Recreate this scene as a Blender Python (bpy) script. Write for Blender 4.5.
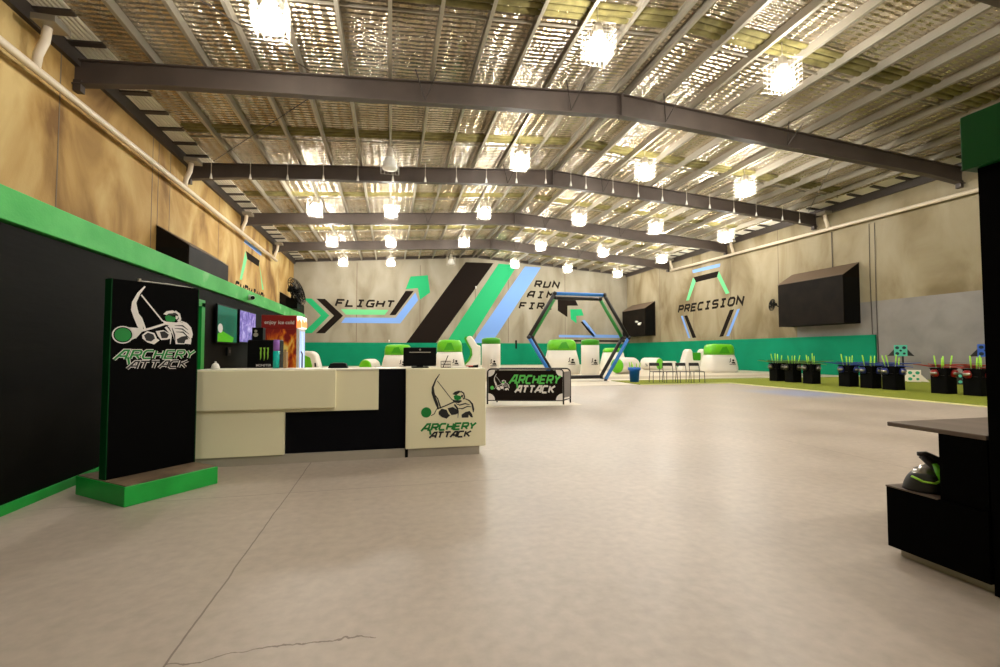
import bpy, math, random
from mathutils import Vector, Matrix
random.seed(7)
sc = bpy.context.scene
for o in list(bpy.data.objects): bpy.data.objects.remove(o)
C = sc.collection

# ------------------------------------------------------------------ camera, world, exposure
cam_d = bpy.data.cameras.new('camera'); cam = bpy.data.objects.new('camera', cam_d); C.objects.link(cam)
cam_d.sensor_width = 36; cam_d.lens = 462.4*36/1000; cam_d.clip_start = .02; cam_d.clip_end = 200
cam.location = (0, 0, 1.2)
cam.rotation_euler = (math.pi/2 + .0388, 0, -.2317)
sc.camera = cam
W = bpy.data.worlds.new('world'); sc.world = W; W.use_nodes = True
W.node_tree.nodes['Background'].inputs[0].default_value = (1, .9, .75, 1)
W.node_tree.nodes['Background'].inputs[1].default_value = .3
vs = sc.view_settings
vs.view_transform = 'Standard'; vs.look = 'None'; vs.exposure = 0; vs.gamma = 1; vs.use_curve_mapping = False
LAMP = 162.0

# ------------------------------------------------------------------ materials
MATS = {}
def mat(name, col=(.5,.5,.5), rough=.6, metal=0, emit=None, estr=0, spec=.5):
    m = bpy.data.materials.new(name); m.use_nodes = True
    b = m.node_tree.nodes['Principled BSDF']
    b.inputs['Base Color'].default_value = (*col, 1); b.inputs['Roughness'].default_value = rough
    b.inputs['Metallic'].default_value = metal; b.inputs['Specular IOR Level'].default_value = spec
    if emit: b.inputs['Emission Color'].default_value = (*emit, 1); b.inputs['Emission Strength'].default_value = estr
    MATS[name] = m
    return m
def N(m, t, **kw):
    n = m.node_tree.nodes.new(t)
    for k, v in kw.items():
        if k in n.inputs: n.inputs[k].default_value = v
        else: setattr(n, k, v)
    return n
def LK(m, a, ao, b, bi): m.node_tree.links.new(a.outputs[ao], b.inputs[bi])
def noisy(name, stops, scale=3, detail=6, rough=.7, bump=0, bscale=30, metal=0, stretch=(1,1,1), spec=.5, dist=.3, dims='Object'):
    """principled with a colour ramp over noise, optional bump"""
    m = mat(name, stops[0][1], rough, metal, spec=spec); b = m.node_tree.nodes['Principled BSDF']
    tc = N(m, 'ShaderNodeTexCoord'); mp = N(m, 'ShaderNodeMapping'); mp.inputs['Scale'].default_value = stretch
    LK(m, tc, dims, mp, 'Vector')
    n = N(m, 'ShaderNodeTexNoise', Scale=scale, Detail=detail, Distortion=dist); LK(m, mp, 'Vector', n, 'Vector')
    r = N(m, 'ShaderNodeValToRGB'); e = r.color_ramp.elements
    while len(e) < len(stops): e.new(.5)
    for k, (p, c) in zip(e, stops): k.position = p; k.color = (*c, 1)
    LK(m, n, 'Fac', r, 'Fac'); LK(m, r, 'Color', b, 'Base Color')
    if bump:
        n2 = N(m, 'ShaderNodeTexNoise', Scale=bscale, Detail=4.); LK(m, mp, 'Vector', n2, 'Vector')
        bp = N(m, 'ShaderNodeBump', Strength=bump, Distance=.02); LK(m, n2, 'Fac', bp, 'Height'); LK(m, bp, 'Normal', b, 'Normal')
    return m

noisy('concrete_wall', [(.33,(.18,.135,.065)),(.5,(.29,.24,.145)),(.67,(.36,.31,.21))], .55, 8, .8, .25, 25, stretch=(1,1,.45), dist=.6)
noisy('concrete_left', [(.36,(.18,.088,.016)),(.49,(.39,.235,.066)),(.63,(.56,.41,.17))], .40, 10, .8, .25, 25, stretch=(1,1,.55), dist=1.0)
noisy('concrete_back', [(.33,(.22,.19,.13)),(.5,(.31,.28,.21)),(.67,(.36,.33,.26))], .6, 8, .8, .2, 25, stretch=(1,1,.4), dist=.6)
mat('joint_dark', (.16,.12,.08), .9)
noisy('grey_paint', [(.3,(.20,.185,.175)),(.7,(.26,.24,.225))], 1.2, 5, .6)
noisy('green_pad', [(.3,(.0,.20,.10)),(.7,(.001,.25,.13))], .6, 3, .7, spec=.15)
noisy('black_ply', [(.3,(.002,.0019,.0014)),(.7,(.006,.0055,.0035))], 2, 6, .6, .1, 20, stretch=(1,.2,1), spec=.05)
noisy('green_ledge', [(.38,(.03,.42,.06)),(.60,(.07,.53,.10)),(.80,(.42,.72,.38))], 1.6, 8, .6, .1, 40, stretch=(1,1,1.5))
mat('green_gloss', (.0,.30,.035), .4)
mat('green_cap', (.0,.075,.008), .5, spec=.2)
mat('edge_green', (.0,.045,.008), .5, spec=.15)
noisy('green_base', [(.3,(.0,.30,.03)),(.7,(.01,.40,.05))], 5, 5, .45)
noisy('base_top', [(.3,(.10,.065,.035)),(.7,(.22,.15,.09))], 5, 5, .6)
mat('sign_black', (.0015,.0015,.0015), .6, spec=.04)
mat('steel_dark', (.055,.043,.036), .5, .3)
noisy('rafter_paint', [(.3,(.060,.044,.036)),(.7,(.085,.064,.052))], 1, 4, .5)
mat('galv', (.34,.31,.25), .45, .55)
mat('galv_light', (.55,.50,.42), .45, .3)
noisy('insulation', [(.3,(.085,.07,.018)),(.6,(.16,.135,.04)),(.8,(.24,.205,.09))], 3, 5, .9)
mat('strip_white', (.80,.76,.66), .6)
mat('pvc', (.68,.58,.44), .45)
mat('white_lam', (.84,.78,.53), .45)
mat('cream_edge', (.75,.70,.56), .4)
mat('black_lam', (.0035,.0035,.005), .55, spec=.06)
mat('kick_steel', (.42,.38,.31), .5, .3)
mat('white_plastic', (.82,.80,.74), .4)
mat('cap_black', (.004,.004,.004), .5, spec=.1)
mat('rubber', (.02,.018,.016), .6)
mat('ink', (.01,.01,.01), .5)
mat('white_ink', (.80,.76,.72), .6)
mat('sign_green', (.0,.22,.03), .5)
mat('lime_ink', (.10,.55,.09), .5)
mat('mural_green', (.0,.40,.14), .7)
mat('mural_mint', (.13,.58,.24), .7)
mat('mural_blue', (.17,.35,.80), .7)
mat('mural_black', (.014,.010,.008), .85, spec=.05)
mat('vinyl_white', (.80,.76,.68), .35)
mat('vinyl_green', (.12,.52,.005), .35)
mat('vinyl_dkgreen', (.04,.33,.004), .35)
mat('hex_blue', (.03,.20,.62), .4)
mat('hex_green', (.03,.27,.05), .4)
mat('hex_black', (.012,.010,.009), .45)
mat('bucket_blue', (.005,.13,.62), .4)
mat('arrow_lime', (.40,.80,.07), .5)
mat('arrow_pale', (.70,.80,.45), .5)
mat('bin_black', (.0025,.0025,.0025), .6, spec=.06)
mat('bow_blue', (.02,.06,.30), .4)
mat('bow_red', (.35,.03,.015), .4)
mat('bow_lime', (.10,.20,.03), .4)
mat('mask_blue', (.012,.022,.16), .3)
mat('mask_red', (.30,.008,.008), .3)
mat('mask_black', (.03,.028,.025), .3)
mat('visor', (.45,.42,.38), .15, .6)
mat('t_teal', (.10,.58,.42), .6)
mat('t_blue', (.03,.12,.60), .6)
mat('t_white', (.85,.80,.68), .6)
mat('t_hole_g', (.03,.36,.17), .6)
mat('t_hole_k', (.01,.03,.04), .8)
mat('wood_black', (.001,.001,.001), .6, spec=.03)
noisy('desk_top', [(.3,(.10,.07,.05)),(.7,(.18,.13,.10))], 4, 6, .45, stretch=(1,.2,1))
mat('wire', (.75,.70,.60), .4, .4)
mat('paper', (.85,.82,.74), .8)
mat('red_plastic', (.55,.02,.01), .4)
mat('glass_teal', (.0,.45,.40), .25)
mat('glass_purple', (.30,.12,.50), .25)
mat('cardboard', (.35,.22,.10), .8)
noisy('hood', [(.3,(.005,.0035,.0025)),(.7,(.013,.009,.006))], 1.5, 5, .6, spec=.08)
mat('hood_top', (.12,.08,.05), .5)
mat('red_plain', (.28,.006,.006), .4)
mat('fridge_white', (.80,.78,.76), .35)
mat('diffuser', (1,1,1), .5, 0, (1,.955,.88), LAMP)
mat('diffuser_off', (.85,.85,.80), .3)
noisy('turf', [(.3,(.17,.21,.004)),(.7,(.29,.32,.01))], 40, 3, .95, .8, 120)
mat('turf_line', (.80,.80,.40), .7)
noisy('arena_floor', [(.3,(.60,.52,.40)),(.7,(.72,.64,.50))], .7, 5, .45)
mat('step_shadow_tone', (.46,.38,.27), .6)

# hot flames on the red fridge
m = mat('fridge_red', (.30,.008,.008), .4); b = m.node_tree.nodes['Principled BSDF']
tc = N(m,'ShaderNodeTexCoord'); mp = N(m,'ShaderNodeMapping'); mp.inputs['Scale'].default_value = (2.2,2.2,1.2); LK(m,tc,'Object',mp,'Vector')
n = N(m,'ShaderNodeTexNoise',Scale=1.6,Detail=5.,Distortion=1.6); LK(m,mp,'Vector',n,'Vector')
sx = N(m,'ShaderNodeSeparateXYZ'); LK(m,tc,'Object',sx,'Vector')
mr = N(m,'ShaderNodeMapRange'); mr.inputs[1].default_value=1.2; mr.inputs[2].default_value=1.68; mr.inputs[3].default_value=.13; mr.inputs[4].default_value=-.10
LK(m,sx,'Z',mr,0)
ad = N(m,'ShaderNodeMath',operation='ADD'); LK(m,n,'Fac',ad,0); LK(m,mr,0,ad,1)
rp = N(m,'ShaderNodeValToRGB'); e = rp.color_ramp.elements
for p,c in ((.46,(.26,.006,.006,1)),(.52,(.60,.07,.005,1)),(.60,(.9,.33,.02,1)),(.70,(1,.75,.2,1))):
    k = e.new(p); k.color = c
e[0].color=(.22,.004,.004,1); e[-1].color=(1,.8,.3,1)
LK(m,ad,0,rp,'Fac'); LK(m,rp,'Color',b,'Base Color')

# foil sarking: shiny, crumpled between the safety mesh
m = mat('foil', (.74,.68,.57), .27, .93); b = m.node_tree.nodes['Principled BSDF']
tc = N(m,'ShaderNodeTexCoord')
n0 = N(m,'ShaderNodeTexNoise',Scale=.7,Detail=3.); LK(m,tc,'Object',n0,'Vector')
rp = N(m,'ShaderNodeValToRGB'); e=rp.color_ramp.elements; e[0].position=.3; e[0].color=(.48,.39,.26,1); e[1].position=.7; e[1].color=(.82,.75,.63,1)
LK(m,n0,'Fac',rp,'Fac'); LK(m,rp,'Color',b,'Base Color')
w1 = N(m,'ShaderNodeTexWave',Scale=1.95,Distortion=2.2,Detail=2.); w1.bands_direction='Y'; w1.inputs['Detail Scale'].default_value=1.2; LK(m,tc,'Object',w1,'Vector')
w2 = N(m,'ShaderNodeTexWave',Scale=1.05,Distortion=.6,Detail=1.); w2.bands_direction='X'; LK(m,tc,'Object',w2,'Vector')
n3 = N(m,'ShaderNodeTexNoise',Scale=5.,Detail=4.,Distortion=.8); LK(m,tc,'Object',n3,'Vector')
a1 = N(m,'ShaderNodeMath',operation='MULTIPLY_ADD'); a1.inputs[1].default_value=.5; LK(m,w2,'Fac',a1,0); LK(m,w1,'Fac',a1,2)
a2 = N(m,'ShaderNodeMath',operation='MULTIPLY_ADD'); a2.inputs[1].default_value=.9; LK(m,n3,'Fac',a2,0); LK(m,a1,0,a2,2)
bp = N(m,'ShaderNodeBump',Strength=1.0,Distance=.085); LK(m,a2,0,bp,'Height'); LK(m,bp,'Normal',b,'Normal')

# sealed concrete floor with saw-cut joints and a wandering crack
m = mat('floor_concrete', (.5,.45,.4), .38); b = m.node_tree.nodes['Principled BSDF']
tc = N(m,'ShaderNodeTexCoord'); sx = N(m,'ShaderNodeSeparateXYZ'); LK(m,tc,'Object',sx,'Vector')
n = N(m,'ShaderNodeTexNoise',Scale=.8,Detail=8.,Distortion=.4); LK(m,tc,'Object',n,'Vector')
rp = N(m,'ShaderNodeValToRGB'); e=rp.color_ramp.elements; e[0].position=.3; e[0].color=(.47,.39,.315,1); e[1].position=.7; e[1].color=(.59,.50,.415,1)
LK(m,n,'Fac',rp,'Fac')
nf = N(m,'ShaderNodeTexNoise',Scale=14.,Detail=6.); LK(m,tc,'Object',nf,'Vector')
mx0 = N(m,'ShaderNodeMixRGB',blend_type='MULTIPLY',Fac=.35); LK(m,rp,'Color',mx0,1); LK(m,nf,'Fac',mx0,2)
nj = N(m,'ShaderNodeTexNoise',Scale=3.,Detail=6.); LK(m,tc,'Object',nj,'Vector')
prev = mx0
def joint(axis, pos, half, wob, lo=None, hi=None, other=None, strength=.75):
    """dark thin line at axis=pos, limited to lo..hi on the other axis"""
    global prev
    s = N(m,'ShaderNodeMath',operation='SUBTRACT'); LK(m,sx,axis,s,0); s.inputs[1].default_value = pos
    wv = N(m,'ShaderNodeMath',operation='MULTIPLY_ADD'); LK(m,nj,'Fac',wv,0); wv.inputs[1].default_value = wob; wv.inputs[2].default_value = -wob*.5
    s2 = N(m,'ShaderNodeMath',operation='ADD'); LK(m,s,0,s2,0); LK(m,wv,0,s2,1)
    ab = N(m,'ShaderNodeMath',operation='ABSOLUTE'); LK(m,s2,0,ab,0)
    lt = N(m,'ShaderNodeMath',operation='LESS_THAN'); LK(m,ab,0,lt,0); lt.inputs[1].default_value = half
    f = lt
    for op, lim in (('GREATER_THAN', lo), ('LESS_THAN', hi)):
        if lim is not None:
            g = N(m,'ShaderNodeMath',operation=op); LK(m,sx,other,g,0); g.inputs[1].default_value = lim
            q = N(m,'ShaderNodeMath',operation='MULTIPLY'); LK(m,f,0,q,0); LK(m,g,0,q,1); f = q
    q = N(m,'ShaderNodeMath',operation='MULTIPLY'); LK(m,f,0,q,0); q.inputs[1].default_value = strength
    mx = N(m,'ShaderNodeMixRGB'); LK(m,q,0,mx,'Fac'); LK(m,prev,0,mx,1); mx.inputs[2].default_value = (.13,.09,.07,1)
    prev = mx
joint('X', -.83, .0045, .025)
joint('Y', 4.28, .005, .03, -2.6, 1.0, 'X', .5)
joint('Y', 2.08, .004, .28, -.83, -.05, 'X')
joint('X', 5.2, .006, .02, strength=.4); joint('Y', 10.3, .008, .02, 4.2, 12.4, 'X', .35)
# soft-edged blue glow painted into the floor colour near the turf
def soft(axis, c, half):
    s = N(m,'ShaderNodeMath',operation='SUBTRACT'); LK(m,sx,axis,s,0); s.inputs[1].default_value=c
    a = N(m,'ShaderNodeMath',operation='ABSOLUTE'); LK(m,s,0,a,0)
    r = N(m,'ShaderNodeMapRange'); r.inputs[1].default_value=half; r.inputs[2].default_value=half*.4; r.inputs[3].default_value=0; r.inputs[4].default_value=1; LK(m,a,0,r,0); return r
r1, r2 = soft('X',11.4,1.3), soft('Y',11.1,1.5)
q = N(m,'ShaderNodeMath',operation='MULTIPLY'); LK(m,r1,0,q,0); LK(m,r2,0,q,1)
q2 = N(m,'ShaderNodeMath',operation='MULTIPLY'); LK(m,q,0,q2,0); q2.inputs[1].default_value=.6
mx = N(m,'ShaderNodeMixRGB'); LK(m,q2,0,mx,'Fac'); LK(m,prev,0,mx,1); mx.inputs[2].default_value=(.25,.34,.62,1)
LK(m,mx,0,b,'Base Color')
rr = N(m,'ShaderNodeMapRange'); rr.inputs[3].default_value=.30; rr.inputs[4].default_value=.5; LK(m,n,'Fac',rr,0); LK(m,rr,0,b,'Roughness')
bp = N(m,'ShaderNodeBump',Strength=.06,Distance=.02); LK(m,nf,'Fac',bp,'Height'); LK(m,bp,'Normal',b,'Normal')

# screens
m = mat('screen_purple', (.02,.02,.02), .2); b = m.node_tree.nodes['Principled BSDF']
tc = N(m,'ShaderNodeTexCoord'); n = N(m,'ShaderNodeTexNoise',Scale=5.,Detail=5.,Distortion=1.2); LK(m,tc,'Object',n,'Vector')
rp = N(m,'ShaderNodeValToRGB'); e=rp.color_ramp.elements; e[0].position=.3; e[0].color=(.07,.035,.30,1); e[1].position=.75; e[1].color=(.75,.60,1,1); k=e.new(.5); k.color=(.28,.16,.62,1)
LK(m,n,'Fac',rp,'Fac'); LK(m,rp,'Color',b,'Emission Color'); b.inputs['Emission Strength'].default_value=.8
mat('screen_green', (.0,.03,.02), .2, 0, (.005,.10,.055), .9)
mat('screen_lime', (.0,.03,.02), .2, 0, (.09,.45,.01), .9)
mat('screen_ball', (.3,.3,.3), .2, 0, (.40,.38,.30), .9)
mat('header_glow', (.5,.2,.05), .3, 0, (1,.30,.08), 1.3)
mat('header_white', (.5,.5,.5), .3, 0, (1,.9,.8), 1.3)
mat('fridge_glow', (.2,.3,.5), .2, 0, (.30,.42,.85), .9)
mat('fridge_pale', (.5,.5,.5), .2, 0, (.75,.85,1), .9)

# ------------------------------------------------------------------ mesh helpers
class MB:
    def __init__(s): s.v=[]; s.f=[]
    def add(s, vs, fs):
        k=len(s.v); s.v+= [tuple(p) for p in vs]; s.f+= [tuple(i+k for i in f) for f in fs]; return s
    def box(s, x0,x1,y0,y1,z0,z1):
        return s.add([(x,y,z) for z in(z0,z1) for y in(y0,y1) for x in(x0,x1)],[(0,2,3,1),(4,5,7,6),(0,1,5,4),(2,6,7,3),(0,4,6,2),(1,3,7,5)])
    def loft(s, rings, cap=True, closed=True):
        n=len(rings[0]); vs=[p for r in rings for p in r]; fs=[]
        for i in range(len(rings)-1):
            for j in range(n if closed else n-1):
                a=i*n+j; b_=i*n+(j+1)%n; fs.append((a,b_,b_+n,a+n))
        if cap: fs+= [tuple(range(n))[::-1], tuple((len(rings)-1)*n+j for j in range(n))]
        return s.add(vs,fs)
    def tube(s, pts, r, n=8, closed=False):
        P=[Vector(p) for p in pts]; R=r if isinstance(r,(list,tuple)) else [r]*len(P); rings=[]; m_=len(P)
        ref=None
        for i,p in enumerate(P):
            t=(P[(i+1)%m_]-P[i-1]) if closed else (P[min(i+1,m_-1)]-P[max(i-1,0)])
            t.normalize()
            if ref is None: ref=Vector((0,0,1)) if abs(t.z)<.9 else Vector((1,0,0))
            a=ref-t*ref.dot(t)
            if a.length<1e-4: a=t.orthogonal()
            a.normalize(); ref=a; b_=t.cross(a)
            rings.append([p+(a*math.cos(2*math.pi*k/n)+b_*math.sin(2*math.pi*k/n))*R[i] for k in range(n)])
        if closed: rings.append(rings[0]); return s.loft(rings,cap=False)
        return s.loft(rings)
    def lathe(s, prof, c=(0,0,0), n=24, axis='Z'):
        rings=[]
        for r,h in prof:
            rg=[]
            for k in range(n):
                a=2*math.pi*k/n; x,y=max(r,1e-4)*math.cos(a),max(r,1e-4)*math.sin(a)
                p={'Z':(x,y,h),'Y':(x,h,-y),'X':(h,x,y)}[axis]; rg.append((p[0]+c[0],p[1]+c[1],p[2]+c[2]))
            rings.append(rg)
        return s.loft(rings)
    def plate(s, pts, fr, d0, d1):
        """polygon in a frame (origin, u, v, normal) extruded d0..d1 along the normal"""
        o,u,v,nn=[Vector(q) for q in fr]; n=len(pts)
        ar=sum(pts[i][0]*pts[(i+1)%n][1]-pts[(i+1)%n][0]*pts[i][1] for i in range(n))
        if ar<0: pts=pts[::-1]
        A=[o+u*p[0]+v*p[1]+nn*d0 for p in pts]; B=[o+u*p[0]+v*p[1]+nn*d1 for p in pts]
        return s.add(A+B,[tuple(range(n))[::-1],tuple(range(n,2*n))]+[(i,(i+1)%n,(i+1)%n+n,i+n) for i in range(n)])
    def ribbon(s, pts, w, fr, d0, d1, closed=False):
        W_=w if isinstance(w,(list,tuple)) else [w]*len(pts)
        P=[Vector(p) for p in pts]; n=len(P); L=[];R_=[]
        for i in range(n):
            d1_=(P[i]-P[i-1]).normalized() if (i>0 or closed) else None
            d2_=(P[(i+1)%n]-P[i]).normalized() if (i<n-1 or closed) else None
            if d1_ is None: d1_=d2_
            if d2_ is None: d2_=d1_
            t=(d1_+d2_); t=t.normalized() if t.length>1e-5 else d1_
            nn=Vector((-t.y,t.x)); k=max(.45,nn.dot(Vector((-d1_.y,d1_.x)))); off=nn*(W_[i]*.5/k)
            L.append(P[i]+off); R_.append(P[i]-off)
        for i in range(n if closed else n-1):
            j=(i+1)%n; s.plate([tuple(L[i]),tuple(R_[i]),tuple(R_[j]),tuple(L[j])],fr,d0,d1)
        return s
    def build(s, name, m, parent=None, smooth=False, bevel=0, kind=None, label=None):
        me=bpy.data.meshes.new(name); me.from_pydata(s.v,[],s.f); me.update()
        me.materials.append(MATS[m] if isinstance(m,str) else m)
        if smooth:
            for p in me.polygons: p.use_smooth=True
        o=bpy.data.objects.new(name,me); C.objects.link(o); o.parent=parent
        if bevel:
            bv=o.modifiers.new('bevel','BEVEL'); bv.width=bevel; bv.segments=2; bv.limit_method='ANGLE'; bv.angle_limit=.6
        if kind: o['kind']=kind
        if label: o['label']=label
        return o
def tag(o, label, cat, group=None, kind=None):
    o['label']=label; o['category']=cat
    if group: o['group']=group
    if kind: o['kind']=kind
    return o
def thing(name, label, cat, loc=(0,0,0), rz=0, group=None, kind=None):
    o=bpy.data.objects.new(name,None); C.objects.link(o); o.empty_display_size=.1
    o.location=loc; o.rotation_euler=(0,0,rz); return tag(o,label,cat,group,kind)
def kids(o): return [c for c in bpy.data.objects if c.parent==o]
def dup(o, loc, rz=None, label=None, parent=None, swap=None):
    c=o.copy(); C.objects.link(c)
    if parent is not None: c.parent=parent
    else:
        c.location=loc
        if rz is not None: c.rotation_euler=(0,0,rz)
        if label: c['label']=label
    if swap and c.type=='MESH' and c.data.materials[0].name in swap:
        c.data=c.data.copy(); c.data.materials[0]=MATS[swap[c.data.materials[0].name]]
    for k in kids(o): dup(k,None,parent=c,swap=swap)
    return c
ORD=['first','second','third','fourth','fifth','sixth','seventh','eighth','ninth','tenth','eleventh','twelfth','thirteenth','fourteenth','fifteenth','sixteenth','seventeenth','eighteenth','nineteenth','twentieth','twenty-first','twenty-second','twenty-third','twenty-fourth']
XZ=((0,0,0),(1,0,0),(0,0,1),(0,-1,0))          # a picture plane facing -Y
def frame(o,u,v,n): return (o,u,v,n)
def struct(o,label,cat): return tag(o,label,cat,kind='structure')

# ------------------------------------------------------------------ lettering: stroke letters
GL={'A':[[(0,0),(0,.62),(.32,1),(1,1),(1,0)],[(0,.38),(1,.38)]],
 'a':[[(-.18,0),(.52,1),(1,1),(1,0)],[(.22,.36),(1,.36)]],
 'R':[[(0,0),(0,1),(.85,1),(1,.86),(1,.6),(.85,.46),(.05,.46)],[(.5,.46),(1,0)]],
 'C':[[(1,1),(.2,1),(0,.8),(0,.2),(.2,0),(1,0)]],'H':[[(0,0),(0,1)],[(1,0),(1,1)],[(0,.5),(1,.5)]],
 'E':[[(1,1),(0,1),(0,0),(1,0)],[(0,.5),(.85,.5)]],'Y':[[(0,1),(.45,.48),(1,1)],[(.45,.48),(.45,0)]],
 'T':[[(0,1),(1,1)],[(.5,1),(.5,0)]],'K':[[(0,0),(0,1)],[(1,1),(.1,.5)],[(.25,.58),(1,0)]],
 'F':[[(0,0),(0,1),(1,1)],[(0,.5),(.8,.5)]],'L':[[(0,1),(0,0),(1,0)]],
 'I':[[(.5,0),(.5,1)],[(.1,1),(.9,1)],[(.1,0),(.9,0)]],
 'G':[[(1,1),(.2,1),(0,.8),(0,.2),(.2,0),(1,0),(1,.45),(.55,.45)]],
 'U':[[(0,1),(0,0),(.8,0),(1,.2),(1,1)]],'N':[[(0,0),(0,1),(1,0),(1,1)]],
 'M':[[(0,0),(0,1),(.5,.5),(1,1),(1,0)]],'P':[[(0,0),(0,1),(.85,1),(1,.86),(1,.6),(.85,.46),(.05,.46)]],
 'S':[[(1,1),(.15,1),(0,.86),(0,.62),(.15,.5),(.85,.5),(1,.38),(1,.14),(.85,0),(0,0)]],
 'O':[[(.2,0),(0,.2),(0,.8),(.2,1),(.8,1),(1,.8),(1,.2),(.8,0),(.2,0)]],'V':[[(0,1),(.5,0),(1,1)]]}
def word(mb, txt, x, y, w, h, gap, th, fr, d0, d1, shear=.3):
    for ch in txt:
        if ch!=' ':
            for st in GL[ch]:
                mb.ribbon([(x+px*w+shear*py*h, y+py*h) for px,py in st], th, fr, d0, d1)
        x+=w+gap
    return mb

# ------------------------------------------------------------------ the archer emblem (units: 0..1, y up)
def E_(pts): return [((x-95)/490., (640-y)/490.) for x,y in pts]
def emblem(parent, fr, size, ink, accent, letter2, ground, d=.003, outline=None, words=True, words_at=None, asp=1.0):
    o,u,v,n=[Vector(q) for q in fr]; fr=(o,u*size*asp,v*size,n)
    A=MB(); s=1.35 if ground else 1.0
    bow=[(256,66),(222,120),(198,185),(200,235),(214,285),(234,340),(246,385)]
    A.ribbon(E_(bow),[q*s for q in(.012,.025,.035,.055,.05,.05,.02)],fr,0,d)
    A.ribbon(E_([(214,250),(240,290),(262,360),(264,380)]),[.012,.02,.025,.012],fr,0,d)
    A.ribbon(E_([(236,128),(300,215),(366,304)]),.010*s*1.3,fr,0,d)
    A.ribbon(E_([(232,382),(300,358),(378,324)]),.022*s,fr,0,d)
    A.ribbon(E_([(186,440),(212,425),(230,385)]),.014*s,fr,0,d)
    A.plate(E_([(248,408),(275,380),(318,392),(334,430),(350,442),(318,472),(278,458),(250,432)]),fr,0,d)
    A.plate(E_([(326,378),(372,368),(410,392),(424,424),(396,436),(360,440),(340,412)]),fr,0,d)
    A.plate(E_([(368,252),(388,230),(425,220),(455,236),(430,238),(400,262)]),fr,0,d)
    A.ribbon(E_([(440,226),(466,245),(474,280),(462,300)]),.022*s,fr,0,d)
    A.plate(E_([(362,296),(388,306),(445,308),(452,318),(425,334),(380,328)]),fr,0,d)
    A.plate(E_([(446,258),(462,262),(456,286),(444,280)]),fr,0,d)
    A.ribbon(E_([(470,292),(515,312),(542,345),(552,392),(552,420)]),[.012,.024,.03,.035,.015],fr,0,d)
    A.ribbon(E_([(398,338),(430,352),(480,340),(520,352)]),[.01,.02,.024,.008],fr,0,d)
    A.ribbon(E_([(418,382),(455,386),(500,366),(535,372)]),[.01,.02,.02,.008],fr,0,d)
    A.ribbon(E_([(385,345),(410,380),(420,410),(416,468)]),[.03,.03,.016,.008],fr,0,d)
    A.plate(E_([(448,440),(480,418),(520,408),(540,436),(550,468),(530,466),(512,442),(508,468),(450,468)]),fr,0,d)
    A.build('archer_emblem',ink,parent)
    G=MB(); cx,cy=143,410
    G.plate(E_([(cx+44*math.cos(a*math.pi/12),cy+46*math.sin(a*math.pi/12)) for a in range(24)]),fr,0,d)
    G.build('arrow_ball',accent,parent); G=MB()
    G.plate(E_([(378,270),(398,258),(446,272),(440,300),(412,308),(386,300)]),fr,d,d*1.6)
    G.build('goggles',accent,parent)
    if ground:          # outlined barrel around the ball, knocked-out black details and creases
        A=MB()
        A.ribbon(E_([(cx+54*math.cos(a*math.pi/12),cy+56*math.sin(a*math.pi/12)) for a in range(24)]),.014,fr,0,d,closed=True)
        A.plate(E_([(165,358),(236,360),(246,385),(214,432),(188,440),(196,410),(186,380)]),fr,0,d)
        A.build('barrel_outline',ink,parent)
        MB().plate(E_([(400,330),(470,300),(520,320),(545,360),(552,440),(548,466),(450,462),(430,400)]),fr,0,d*.8).build('torso',ink,parent)
        for nm,pp in (('fist_knockout',[(258,410),(280,390),(312,402),(322,430),(300,452),(272,446)]),('sleeve_knockout',[(350,382),(378,376),(405,400),(396,424),(362,428)]),
                      ('chest_knockout',[(456,432),(486,412),(520,404),(532,430),(512,436),(505,462),(462,460)]),('helmet_knockout',[(384,262),(400,246),(440,240),(452,252),(410,260)])):
            MB().plate(E_(pp),fr,d,d*1.4).build(nm,ground,parent)
        for pp in ([(440,332),(490,330),(528,360)],[(440,352),(490,355),(536,392)],[(448,378),(495,378),(540,425)],[(424,350),(440,400),(446,450)]):
            MB().ribbon(E_(pp),[.006,.02,.006],fr,d*.8,d*1.4).build('crease',ground,parent)
    if words:
        x0,y0,sc_=words_at or (0,0,1)
        def tw(pad,mname,mname2,dd):
            q=MB(); th=(.034 if not outline else .024)*sc_
            word(q,'a',x0+.03*sc_,y0+.13*sc_,.10*sc_,.125*sc_,0,th+pad,fr,dd,dd+d)
            q.ribbon([(x0+.16*sc_,y0+.16*sc_),(x0+.175*sc_,y0+.06*sc_)],th+pad,fr,dd,dd+d)
            word(q,'RCHERY',x0+.185*sc_,y0+.14*sc_,.098*sc_,.11*sc_,.036*sc_,th+pad,fr,dd,dd+d)
            if mname: q.build('archery_lettering',mname,parent)
            q2=MB()
            word(q2,'a',x0+.17*sc_,y0+.0*sc_,.085*sc_,.098*sc_,0,th*.9+pad,fr,dd,dd+d)
            word(q2,'TT',x0+.285*sc_,y0+.0*sc_,.092*sc_,.098*sc_,.03*sc_,th*.9+pad,fr,dd,dd+d)
            word(q2,'a',x0+.535*sc_,y0+.0*sc_,.085*sc_,.098*sc_,0,th*.9+pad,fr,dd,dd+d)
            word(q2,'CK',x0+.645*sc_,y0+.0*sc_,.092*sc_,.098*sc_,.034*sc_,th*.9+pad,fr,dd,dd+d)
            if mname2: q2.build('attack_lettering',mname2,parent)
        if outline: tw(.018*sc_,outline,outline,0); tw(0,accent,letter2,d)
        else: tw(0,accent,letter2,0)

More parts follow.
